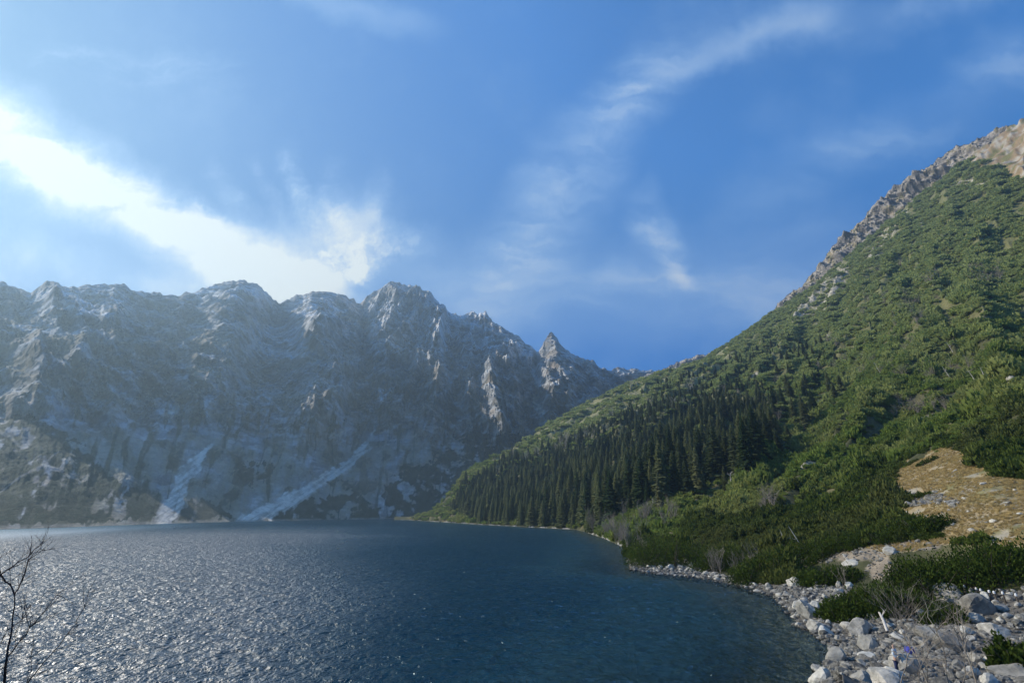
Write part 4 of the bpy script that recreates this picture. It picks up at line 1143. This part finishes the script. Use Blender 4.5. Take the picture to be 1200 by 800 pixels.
shrub(1078, 585, 26, 9, 'tiny dark pine patch at the rubble in the ochre meadow', 21, 500, .4)
shrub(1194, 790, 44, 42, 'dark green bush at the right edge below the boulders', 22, 2200, .5)
shrub(940, 660, 60, 26, 'dwarf pine bush at the left end of the ochre path', 23, 2500, .4)

# bare twiggy shrub leaning out of the middle mound
def grow_shrub(name, p, h, seed, m_, label, n=14, cat='shrub', rad=.02, spread=.8, bias=(0, 0)):
    rnd = random.Random(seed); vs, fs, cv, cf = [], [], [], []
    for i in range(n):
        d_ = Vector((rnd.gauss(bias[0], spread), rnd.gauss(bias[1], spread), 1.0)).normalized()
        pts = [Vector((rnd.gauss(0, .1 * h), rnd.gauss(0, .1 * h), -.1))]
        for q in range(4): pts.append(pts[-1] + (d_ + Vector((rnd.gauss(0, .15), rnd.gauss(0, .15), .08))) * h * .25)
        tube(vs, fs, pts, [rad, rad * .8, rad * .65, rad * .5, rad * .2], 4)
        for q in range(5):
            grow(cv, cf, pts[rnd.randint(1, 4)], (d_ + Vector((rnd.gauss(0, .7), rnd.gauss(0, .7), .3))), h * rnd.uniform(.2, .4), rad * .45, 1, rnd, .6, 3)
    e = empty(name, p); link('stem', mesh_np('stem', vs, fs, m_, True), e); link('twigs', mesh_np('twigs', cv, cf, m_), e)
    tag(e, label, cat); return e
p, r_ = hit(1062, 727); grow_shrub('bare_shrub', p, 3.2, 5, M_twig, 'leafless grey brush at the right end of the middle pine mound', 22, rad=.02)
p, r_ = hit(990, 688); grow_shrub('bare_shrub', p, 2.6, 6, M_twig, 'leafless pale brush in front of the small dark pine', 6, rad=.03, spread=.25)

# ------------------------------------------------------------------ boulders
def boulder_mesh(seed, m_, sub=3):
    rnd = random.Random(seed)
    bm = bmesh.new(); bmesh.ops.create_icosphere(bm, subdivisions=sub, radius=1)
    planes = []
    for i in range(rnd.randint(8, 12)):
        n_ = Vector((rnd.gauss(0, 1), rnd.gauss(0, 1), rnd.gauss(0, .8))).normalized(); planes.append((n_, rnd.uniform(.45, .82)))
    for v_ in bm.verts:
        d_ = v_.co.normalized(); r_ = 1.0
        for n_, k in planes:
            c_ = d_.dot(n_)
            if c_ > 1e-3: r_ = min(r_, k / c_)
        r_ *= 1 + .07 * mnoise.noise(d_ * 2.2 + Vector((seed, 0, 0))) + .03 * mnoise.noise(d_ * 7 + Vector((0, seed, 0)))
        v_.co = d_ * r_
    me_ = bpy.data.meshes.new('boulder'); bm.to_mesh(me_); bm.free(); me_.materials.append(m_)
    return me_
M_rubble = rock_material('rubble_stone', (.12, .115, .10), (.32, .305, .27), (.06, .055, .05))  # stone darker than the boulders: shadow of the gaps put into the colour
BM = [boulder_mesh(k, M_rock) for k in range(14)]
BMW = [boulder_mesh(50 + k, M_rock_white) for k in range(5)]
SB = [boulder_mesh(80 + k, M_rubble, 2) for k in range(5)] + [boulder_mesh(90, M_rock, 2)]
SP_ = [boulder_mesh(95 + k, M_rock, 2) for k in range(4)]
placed = []
def put_boulder(x, y, sx, sy, sz, label, white=False, group=None, rz=None, k=None):
    z = float(hz_xy(x, y))
    ms_ = BMW if white else BM
    o_ = link('boulder', ms_[(k if k is not None else random.randrange(99)) % len(ms_)])
    o_.location = (x, y, z + sz * .28); o_.scale = (sx, sy, sz)
    o_.rotation_euler = (random.gauss(0, .18), random.gauss(0, .18), random.uniform(0, 6.28) if rz is None else rz)
    placed.append((x, y, max(sx, sy)))
    tag(o_, label, 'boulder', group)
    return o_
named = [  # x, y of the foot, width px, height px, white, label
    (1114, 706, 30, 18, 0, 'large pointed boulder rising right under the row of white-topped posts'),
    (1148, 722, 28, 22, 0, 'big grey boulder with a dark side, right of the small bright pine'),
    (1157, 708, 13, 11, 1, 'white block balanced behind the big grey boulder at the right'),
    (1165, 746, 26, 16, 0, 'rounded pale boulder with a deep shadow at the right'),
    (1172, 779, 34, 12, 1, 'long flat white slab lying slantwise in the lower right'),
    (1190, 795, 50, 14, 0, 'wide flat grey slab in the bottom right corner'),
    (1020, 762, 22, 16, 1, 'bright blocky boulder among dark stones left of the bare brush'),
    (950, 725, 24, 20, 0, 'dark-faced wedge boulder at the water with a pale top edge'),
    (957, 713, 10, 8, 1, 'small round white stone sitting on the wedge boulder'),
    (960, 740, 24, 14, 0, 'arched boulder just below the wedge boulder at the water'),
    (932, 688, 20, 9, 1, 'broad white boulder left of the small hiker'),
    (1006, 745, 26, 16, 0, 'square grey-green boulder below the middle pine mound'),
    (986, 631, 18, 5, 1, 'single flat white rock lying on the pines above the path'),
    (1046, 650, 14, 8, 1, 'pale slab beside the fork of the ochre path'),
    (964, 800, 26, 16, 1, 'rough white boulder at the bottom edge beside the water'),
    (1140, 700, 8, 9, 1, 'small upright white stone just right of the pointed boulder'),
    (996, 688, 9, 6, 1, 'small white stone at the foot of the pale brush'),
    (984, 688, 7, 6, 1, 'small white stone right of the small hiker'),
    (1120, 765, 34, 20, 0, 'light brown boulder behind the bare branches, centre of the field'),
    (1010, 800, 24, 14, 1, 'pale angular boulder at the bottom, left of the people'),
    (955, 652, 8, 6, 1, 'little white stone marking the left end of the ochre path'),
    (1000, 664, 20, 5, 1, 'flat pale slab in the path above the middle pine mound')]
for k, (x_, y_, wp, hp_, wh, lb) in enumerate(named):
    p, r_ = hit(x_, y_)
    mp_ = r_ / math.hypot(x_ - 600, F * cp + (y_ - 400) * sp_)
    q = p + Vector((p.x, p.y, 0)).normalized() * (wp * mp_ * .35)
    rzz = -math.atan2(p.x, p.y) + random.uniform(-.3, .3)
    put_boulder(q.x, q.y, wp * mp_ * .62, wp * mp_ * .5, hp_ * mp_ * .85, lb, bool(wh), None, rzz, k)
ZONES = [('pale granite boulder at the waterline of the stony shore', 'pale granite boulders at the waterline of the stony shore'),
         ('grey granite boulder in the boulder field at the lower right', 'grey granite boulders in the boulder field at the lower right'),
         ('white stone of the small cape jutting into the lake', 'white stones of the small cape jutting into the lake'),
         ('pale stone scattered on the ochre meadow', 'pale stones scattered on the ochre meadow')]
cand = []
nB = 40000
aB = rng.uniform(R(11), R(52), nB); rB = np.sqrt(rng.uniform(38 ** 2, 135 ** 2, nB))
zB = hsample(aB, rB); xB = rB * np.sin(aB); yB = rB * np.cos(aB); bx_, by_ = project(xB, yB, zB)
inb = inpoly(bx_, by_, BEACH) & (zB > -.35) & (bx_ < 1215) & (by_ < 812)
cnt = 0; cells = {}
def free(x, y, rad):
    key = (int(x // 3), int(y // 3))
    for ax_ in (-1, 0, 1):
        for ay_ in (-1, 0, 1):
            for (qx, qy, qr) in cells.get((key[0] + ax_, key[1] + ay_), ()):
                if math.hypot(qx - x, qy - y) < .82 * (qr + rad): return False
    return True
for (x, y, rad) in placed: cells.setdefault((int(x // 3), int(y // 3)), []).append((x, y, rad))
LANDMARKS = [(957, 678, 'near the small hiker'), (1022, 726, 'under the middle pine mound'), (1040, 742, 'around the bleached log'), (1074, 790, 'round the two people at the bottom'),
             (1114, 706, 'by the large pointed boulder'), (1150, 722, 'round the big dark-sided boulder'), (1190, 705, 'under the row of posts at the right'), (1172, 775, 'round the long flat slab'), (950, 728, 'by the wedge boulder'),
             (1005, 745, 'round the square grey-green boulder'), (970, 795, 'by the water at the bottom edge'), (1190, 740, 'at the right edge below the posts'), (1120, 762, 'behind the bare branches'), (1015, 775, 'round the bright blocky boulder'), (905, 690, 'on the narrow shore left of the hiker'), (870, 682, 'on the thin shore strip below the bare trees')]
def boulder_label(bx, by, phase, wh, iscape, water):
    size = ('large', 'middle-sized', 'small')[phase]
    c_ = 'pale whitish' if wh else 'grey'
    if iscape:
        return '%s %s stone on the %s of the small cape jutting into the lake' % (size, c_, 'tip' if bx < 785 else ('middle' if bx < 815 else 'inner end'))
    lm = min(LANDMARKS, key=lambda q: (q[0] - bx) ** 2 + (1.6 * (q[1] - by)) ** 2)[2]
    return '%s %s boulder %s%s' % (size, c_, 'at the waterline ' if water and 'water' not in lm else '', lm)
cape = 0
for phase, (lo, hi, lim) in enumerate([(.9, 1.3, 10), (.5, .85, 80), (.28, .5, 262)]):
    for i in rng.permutation(np.where(inb)[0]):
        if cnt >= lim: break
        x, y = xB[i], yB[i]; rad = rng.uniform(lo, hi) * (.55 + .45 * min(1, 75 / rB[i]) if phase == 0 else 1)
        if not free(x, y, rad): continue
        cells.setdefault((int(x // 3), int(y // 3)), []).append((x, y, rad))
        iscape = bx_[i] < 845
        water = zB[i] < .55 and not iscape
        gp = 'boulders of the stony lake shore'
        wh_ = iscape or rng.uniform() < (.6 if water else .38)
        lb = boulder_label(bx_[i], by_[i], phase, wh_, iscape, water)
        put_boulder(x, y, rad, rad * rng.uniform(.6, .95), rad * rng.uniform(.42, .75), lb, wh_, gp)
        cnt += 1
for (x_, y_) in [(1120, 552), (1153, 568), (1180, 590), (1135, 600), (1196, 603), (1140, 622), (1165, 612), (1112, 598), (1078, 606), (1190, 575), (1130, 585), (1062, 600), (1100, 590)]:
    p, r_ = hit(x_, y_); s = rng.uniform(.3, .7)
    put_boulder(p.x, p.y, s, s * .8, s * .5, ZONES[3][0], True, ZONES[3][1])
print('boulders', len(placed))
# rubble between them
nS = 46000
aS = rng.uniform(R(11), R(54), nS); rS = np.sqrt(rng.uniform(36 ** 2, 135 ** 2, nS))
zS = hsample(aS, rS); xS = rS * np.sin(aS); yS = rS * np.cos(aS); sx2, sy2 = project(xS, yS, zS)
mS = inpoly(sx2, sy2, BEACH) & (zS > -.9)
pm = np.maximum(polyline_mask(sx2, sy2, PATH, 3), polyline_mask(sx2, sy2, PATH2, 3)) > .3
rub = (polyline_mask(sx2, sy2, [(1065, 590, 4), (1095, 583, 6), (1120, 590, 4)], 4) > .4) & (rS < 140)
mm_ = inpoly(sx2, sy2, MEADOW) & (rS < 140) & (rng.uniform(0, 1, nS) < .02)
mS = mS | (pm & (rng.uniform(0, 1, nS) < .3)) | rub | mm_
mS |= (np.abs(zS) < .4) & (rS < 130) & (aS > R(12)) & (rng.uniform(0, 1, nS) < .8)
ids = np.where(mS)[0]
sz_ = np.exp(rng.normal(math.log(.16), .5, len(ids))).clip(.06, .5)
sz_ = np.where(rub[ids], sz_ * 1.3, sz_)
pS = np.stack([xS[ids], yS[ids], zS[ids] + sz_ * .2], 1)
scatter('shore_rubble', pS, np.stack([sz_ * rng.uniform(.8, 1.5, len(ids)), sz_ * rng.uniform(.8, 1.3, len(ids)), sz_ * rng.uniform(.5, .9, len(ids))], 1), rng.uniform(-.4, 6.2, (len(ids), 3)) * np.array([.1, .1, 1]), SB,
        'grey rubble and small stones filling the gaps along the shore and paths', 'rubble')
# rubble strip along the far right shore and stones in the hillside scree
nF = 60000
aF = rng.uniform(R(-8), R(56), nF); rF = np.exp(rng.uniform(math.log(125), math.log(920), nF)); zF = hsample(aF, rF)
xF = rF * np.sin(aF); yF = rF * np.cos(aF)
ia = np.clip(((aF - HA0) / (HA1 - HA0) * (HNC - 1)).astype(int), 0, HNC - 1); ir = np.clip(((np.log(rF) - math.log(3.0)) / (math.log(1500) - math.log(3.0)) * (HNR - 1)).astype(int), 0, HNR - 1)
sel = (scr[ia, ir] > .35) | (shore_strip[ia, ir] & (rng.uniform(0, 1, nF) < .6))
ids = np.where(sel)[0]; sf = rng.uniform(.0009, .0028, len(ids)) * rF[ids]
sf = np.clip(sf, .3, 2.2)
scatter('hillside_scree', np.stack([xF[ids], yF[ids], zF[ids] + sf * .1], 1), np.stack([sf, sf * .8, sf * .55], 1), rng.uniform(0, 6.2, (len(ids), 3)) * np.array([.05, .05, 1]), SP_,
        'pale scree stones showing through the green of the slope and along the far shore', 'scree')

def tuft(seed):
    g_ = np.random.default_rng(seed); vs, fs = [], []
    for k in range(26):
        a = g_.uniform(0, 6.28); r0 = g_.uniform(0, .6); l_ = g_.uniform(.5, 1.0); b = g_.uniform(0, 6.28)
        x, y = r0 * math.cos(a), r0 * math.sin(a); ox, oy = .35 * math.cos(b), .35 * math.sin(b); i = len(vs)
        vs += [(x - .05, y, 0), (x + .05, y, 0), (x + ox + .02, y + oy, l_), (x + ox - .02, y + oy, l_)]; fs.append((i, i + 1, i + 2, i + 3))
    return mesh_np('tuft', vs, fs, M_straw)
M_straw = foliage('dry_grass', (.36, .265, .11), (.54, .42, .20), 2, .3, .6)
nG = 100000
aG = rng.uniform(R(33), R(54), nG); rG = np.sqrt(rng.uniform(60 ** 2, 195 ** 2, nG)); zG = hsample(aG, rG)
xG = rG * np.sin(aG); yG = rG * np.cos(aG); gx, gy = project(xG, yG, zG)
ia = np.clip(((aG - HA0) / (HA1 - HA0) * (HNC - 1)).astype(int), 0, HNC - 1); ir = np.clip(((np.log(rG) - math.log(3.0)) / (math.log(1500) - math.log(3.0)) * (HNR - 1)).astype(int), 0, HNR - 1)
selg = meadow[ia, ir] & (fbm(xG / 5, yG / 5, 741, 3) > -.3)
ig = np.where(selg)[0]; sg = rng.uniform(.12, .38, len(ig))
scatter('dry_grass', np.stack([xG[ig], yG[ig], zG[ig] - .02], 1), np.stack([sg, sg, sg * .8], 1), rng.uniform(0, 6.2, (len(ig), 3)) * np.array([0, 0, 1]), [tuft(k) for k in range(4)],
        'dry ochre grass tufts covering the sunny meadow', 'grass')
# ------------------------------------------------------------------ driftwood log
vs, fs = [], []
p1, r_ = hit(1033, 728); p2, _ = hit(1042, 748)
p1.z += .75; p2.z += .5
tube(vs, fs, [p1, p1.lerp(p2, .5) + Vector((.05, 0, .1)), p2], [.10, .13, .11], 8)
vs2, fs2 = [], []
grow(vs2, fs2, p1.lerp(p2, .3), Vector((.4, .2, .8)), .8, .06, 1, random.Random(2), .5, 4)
e = empty('driftwood_log', p2)
link('trunk', mesh_np('trunk', np.array(vs) - np.array(p2), fs, M_snag, True), e); link('branch', mesh_np('branch', np.array(vs2) - np.array(p2), fs2, M_snag), e)
tag(e, 'short bleached log lying on the stones below the middle pine mound', 'log')

# ------------------------------------------------------------------ posts with white tops edging the path
M_post = simple('weathered_post_wood', (.06, .05, .04), (.12, .10, .08), 8)
M_cap = simple('white_painted_top', (.72, .72, .70), (.8, .8, .78), 5)
pm_, cm_ = [], []
bm = bmesh.new(); bmesh.ops.create_cone(bm, cap_ends=True, segments=10, radius1=.08, radius2=.065, depth=.8, matrix=Matrix.Translation((0, 0, .36)))
me_post = bpy.data.meshes.new('shaft'); bm.to_mesh(me_post); bm.free(); me_post.materials.append(M_post)
bm = bmesh.new(); bmesh.ops.create_cone(bm, cap_ends=True, segments=10, radius1=.1, radius2=.095, depth=.16, matrix=Matrix.Translation((0, 0, .83)))
bmesh.ops.create_cone(bm, cap_ends=True, segments=10, radius1=.095, radius2=.03, depth=.06, matrix=Matrix.Translation((0, 0, .94)))
me_cap = bpy.data.meshes.new('cap'); bm.to_mesh(me_cap); bm.free(); me_cap.materials.append(M_cap)
post0 = empty('trail_post'); link('shaft', me_post, post0); link('cap', me_cap, post0)
for k, (x_, y_) in enumerate([(1084, 686), (1090, 686.5), (1096, 686.5), (1102, 687), (1108, 687.5), (1120, 688), (1132, 689), (1147, 692), (1154, 694), (1162, 695.5), (1170, 697), (1179, 698), (1195, 701)]):
    e = post0 if k == 0 else copy_tree(post0)
    p, r_ = hit(x_, y_ + 9)
    a_, te = ray(x_, y_); p.z = min(p.z, H + r_ * float(te) - .45)
    e.location = (p.x, p.y, p.z); e.rotation_euler = (random.gauss(0, .05), random.gauss(0, .05), 0)
    tag(e, 'short white-topped post in the row along the path below the pine mound', 'post', 'white-topped posts in a row along the path')

# ------------------------------------------------------------------ people (small, at the shore)
def cloth(name, c): return simple(name, tuple(k * .8 for k in c), c, 20, .8, .004)
M_skin = cloth('skin', (.50, .32, .24)); M_hair = cloth('dark_hair', (.03, .02, .015)); M_boot = cloth('dark_boots', (.03, .028, .025))
def skinned(name, verts, edges, rads, m_, parent):
    me_ = bpy.data.meshes.new(name); me_.from_pydata(verts, edges, []); me_.materials.append(m_)
    o_ = link(name, me_, parent)
    md = o_.modifiers.new('skin', 'SKIN'); md.use_smooth_shade = True
    sv = me_.skin_vertices[0].data
    for i, r_ in enumerate(rads):
        sv[i].radius = (r_, r_) if not isinstance(r_, tuple) else r_; sv[i].use_root = (i == 0)
    ss = o_.modifiers.new('sub', 'SUBSURF'); ss.levels = 1; ss.render_levels = 1
    return o_
def person(p, rz, jacket, trousers, hair, label, pose='stand', pack=None):
    e = empty('person', p, rz)
    # figure faces -Y locally; joints in metres
    if pose == 'stand':
        hip, kneeL, kneeR, footL, footR = (0, 0, .92), (.11, -.03, .50), (-.12, .04, .50), (.13, .0, .07), (-.14, .06, .07)
        chest, neck, head = (0, -.02, 1.30), (0, -.02, 1.47), (0, -.04, 1.62)
        elL, elR, haL, haR = (.29, .02, 1.15), (-.29, .0, 1.15), (.27, -.18, .98), (-.26, -.16, .97)
    else:   # bending forward, arms reaching down
        hip, kneeL, kneeR, footL, footR = (0, .1, .82), (.12, -.08, .47), (-.12, -.05, .47), (.13, .05, .07), (-.14, .08, .07)
        chest, neck, head = (0, -.22, 1.10), (0, -.36, 1.20), (0, -.46, 1.30)
        elL, elR, haL, haR = (.27, -.33, .86), (-.27, -.33, .86), (.18, -.46, .62), (-.18, -.46, .62)
    shL = (chest[0] + .19, chest[1], chest[2] + .10); shR = (chest[0] - .19, chest[1], chest[2] + .10)
    # body: head, neck, trunk and limbs as one surface (bare hands with fingers)
    V_ = [hip, chest, neck, head, (head[0], head[1] - .01, head[2] + .09), shL, elL, haL, shR, elR, haR, kneeL, footL, kneeR, footR]
    E_ = [(0, 1), (1, 2), (2, 3), (3, 4), (1, 5), (5, 6), (6, 7), (1, 8), (8, 9), (9, 10), (0, 11), (11, 12), (0, 13), (13, 14)]
    Rr = [.11, .12, .055, .092, .075, .055, .042, .034, .055, .042, .034, .06, .045, .06, .045]
    for hi in (7, 10):
        hx, hy, hz_ = V_[hi]; s = 1 if hi == 7 else -1
        for f_ in range(4):
            i = len(V_); V_ += [(hx + (f_ - 1.5) * .02, hy - .05, hz_ - .05), (hx + (f_ - 1.5) * .024, hy - .06, hz_ - .10 + .006 * abs(f_ - 1.5))]
            E_ += [(hi, i), (i, i + 1)]; Rr += [.010, .008]
        i = len(V_); V_ += [(hx - s * .04, hy - .04, hz_ - .03)]; E_ += [(hi, i)]; Rr += [.011]
    skinned('body', V_, E_, Rr, M_skin, e)
    skinned('jacket', [(hip[0], hip[1], hip[2] + .04), chest, (neck[0], neck[1], neck[2] - .03), shL, elL, (haL[0], haL[1] + .02, haL[2] + .03), shR, elR, (haR[0], haR[1] + .02, haR[2] + .03)],
            [(0, 1), (1, 2), (1, 3), (3, 4), (4, 5), (1, 6), (6, 7), (7, 8)], [(.19, .14), (.2, .15), .08, .085, .07, .055, .085, .07, .055], jacket, e)
    skinned('trousers', [hip, kneeL, (footL[0], footL[1], .12), kneeR, (footR[0], footR[1], .12)], [(0, 1), (1, 2), (0, 3), (3, 4)], [.16, .088, .07, .088, .07], trousers, e)
    for f_ in (footL, footR):
        skinned('boot', [(f_[0], f_[1] + .04, .06), (f_[0], f_[1] - .14, .045)], [(0, 1)], [.055, .045], M_boot, e)
    skinned('hair', [(head[0], head[1] + .03, head[2] + .03), (head[0], head[1] + .015, head[2] + .085)], [(0, 1)], [.095, .08], hair, e)
    if pack:
        skinned('backpack', [(chest[0], chest[1] + .2, chest[2] - .25), (chest[0], chest[1] + .2, chest[2] + .08)], [(0, 1)], [(.15, .11), (.13, .09)], pack, e)
    tag(e, label, 'person')
    return e
p, r_ = hit(958, 688)
person(p, .5, cloth('navy_jacket', (.02, .025, .08)), cloth('pale_grey_trousers', (.45, .47, .5)), M_hair, 'small person in a navy jacket and light trousers standing on the stony shore')
def near_ground(px_, r):
    a_, _ = ray(px_, 800); x, y = r * math.sin(a_), r * math.cos(a_)
    return Vector((x, y, float(hz_xy(x, y))))
person(near_ground(1074, 45.5) , 2.3, cloth('blue_jacket', (.06, .07, .36)), cloth('dark_trousers', (.04, .045, .07)), M_hair, 'person in a bright blue jacket bending among the boulders at the bottom edge', 'bend')
person(near_ground(1056, 44.0), .7, cloth('white_jacket', (.62, .70, .78)), cloth('navy_trousers', (.04, .05, .12)), M_hair, 'person in a pale bluish white jacket at the bottom edge left of the blue one')

# ------------------------------------------------------------------ bare branches close to the camera
def branchy(name, px_paths, r, root_r, m_, label, rad, twig_n=7, seed=1, twigL=.5, k=5, base_to=None):
    """stems whose course is given as a list of sight points, each stem at its own distance, rooted in the bank"""
    rnd = random.Random(seed); vs, fs, cv, cf = [], [], [], []
    a0, _ = ray(base_to, 800); root = Vector((root_r * math.sin(a0), root_r * math.cos(a0), 0))
    root.z = float(hsample(a0, root_r)) if a0 > HA0 else float(np.interp(root_r, brr, bz))
    root.z -= .1
    for j, (pth, w_, rooted) in enumerate(px_paths):
        rj = r * (1 + .10 * rnd.uniform(-1, 1)); n = len(pth)
        pts = [pt(x_, y_, rj * (1 + .03 * i * rnd.uniform(-1, 1))) for i, (x_, y_) in enumerate(pth)]
        if rooted: pts = [root + Vector((rnd.gauss(0, .08), rnd.gauss(0, .08), 0)), root.lerp(pts[0], .5) + Vector((rnd.gauss(0, .05), 0, 0))] + pts
        fine = []
        for a, b in zip(pts[:-1], pts[1:]):
            for q in range(3): fine.append(a.lerp(b, q / 3) + (Vector((rnd.gauss(0, 1), rnd.gauss(0, 1), rnd.gauss(0, 1))) * (b - a).length * .025 if q else Vector()))
        fine.append(pts[-1])
        tube(vs, fs, fine, [rad * w_ * (1 - .8 * i / len(fine)) for i in range(len(fine))], k)
        for q in range(int(twig_n * len(pth) / 2)):
            i = rnd.randint(2, len(fine) - 2); dd = (fine[i + 1] - fine[i]).normalized()
            side = Vector((rnd.gauss(0, 1), rnd.gauss(0, 1), rnd.gauss(0, 1))).normalized()
            grow(cv, cf, fine[i], dd + side * .8, twigL * rnd.uniform(.4, 1), rad * .28, 1, rnd, .5, 3, .05, .1)
    e = empty(name, root)
    link('stem', mesh_np('stem', np.array(vs) - np.array(root), fs, m_, True), e)
    link('twigs', mesh_np('twigs', np.array(cv) - np.array(root), cf, m_), e)
    tag(e, label, 'tree' if 'sapling' in name else 'shrub')
branchy('bare_sapling', [([(4, 806), (8, 770), (14, 735), (17, 697)], 1.5, True), ([(17, 697), (12, 684), (0, 668), (-14, 655)], .7, False), ([(17, 695), (26, 680), (34, 655), (50, 636)], .6, False), ([(-5, 680), (14, 664), (36, 648), (52, 633)], .7, False),
                         ([(14, 735), (26, 725), (36, 708), (38, 728)], .4, False), ([(24, 812), (44, 785), (70, 755), (90, 725), (112, 678)], .8, True), ([(8, 770), (22, 752), (40, 730), (60, 705), (74, 690)], .55, False),
                         ([(30, 815), (36, 770), (38, 730)], .5, True), ([(-20, 790), (-4, 760), (4, 745)], .6, True)], 6.0, 5.5, M_twig_dark,
        'dark leafless sapling reaching up in front of the water at the left edge', .0095, 6, 3, .3, base_to=10)
branchy('bare_shrub', [([(1150, 812), (1130, 760), (1118, 725), (1108, 700)], 1.0, True), ([(1146, 812), (1134, 770), (1124, 735), (1122, 712)], .8, True), ([(1112, 815), (1108, 770), (1096, 735), (1084, 705)], .8, True),
                       ([(1090, 815), (1075, 770), (1060, 748), (1040, 735)], .8, True), ([(1070, 815), (1082, 775), (1098, 742), (1110, 728)], .7, True), ([(1128, 815), (1130, 775), (1127, 740)], .6, True),
                       ([(1050, 815), (1062, 780), (1066, 750), (1075, 728)], .7, True), ([(1100, 815), (1060, 770), (1030, 752)], .6, True)], 22, 21, M_twig,
        'leafless grey bush with long thin branches in front of the boulder field', .035, 9, 9, 1.2, base_to=1095)

# ------------------------------------------------------------------ air
bm = bmesh.new(); bmesh.ops.create_cube(bm, size=1)
me_h = bpy.data.meshes.new('haze'); bm.to_mesh(me_h); bm.free()
hz_o = link('haze', me_h)
zlo, zhi = -260.0, 1150.0
hz_o.location = (0, 600, (zlo + zhi) / 2); hz_o.scale = (4200, 3300, zhi - zlo)
m_, n = mat('haze_air')
pv = n.n('ShaderNodeVolumePrincipled')
pv.inputs['Color'].default_value = (.54, .79, 1.0, 1); pv.inputs['Density'].default_value = .00023; pv.inputs['Anisotropy'].default_value = .47
o_ = n.n('ShaderNodeOutputMaterial'); n.link(pv.outputs[0], o_.inputs['Volume'])
me_h.materials.append(m_)
tag(hz_o, 'thin blue haze hanging in the valley air', 'haze', kind='stuff')
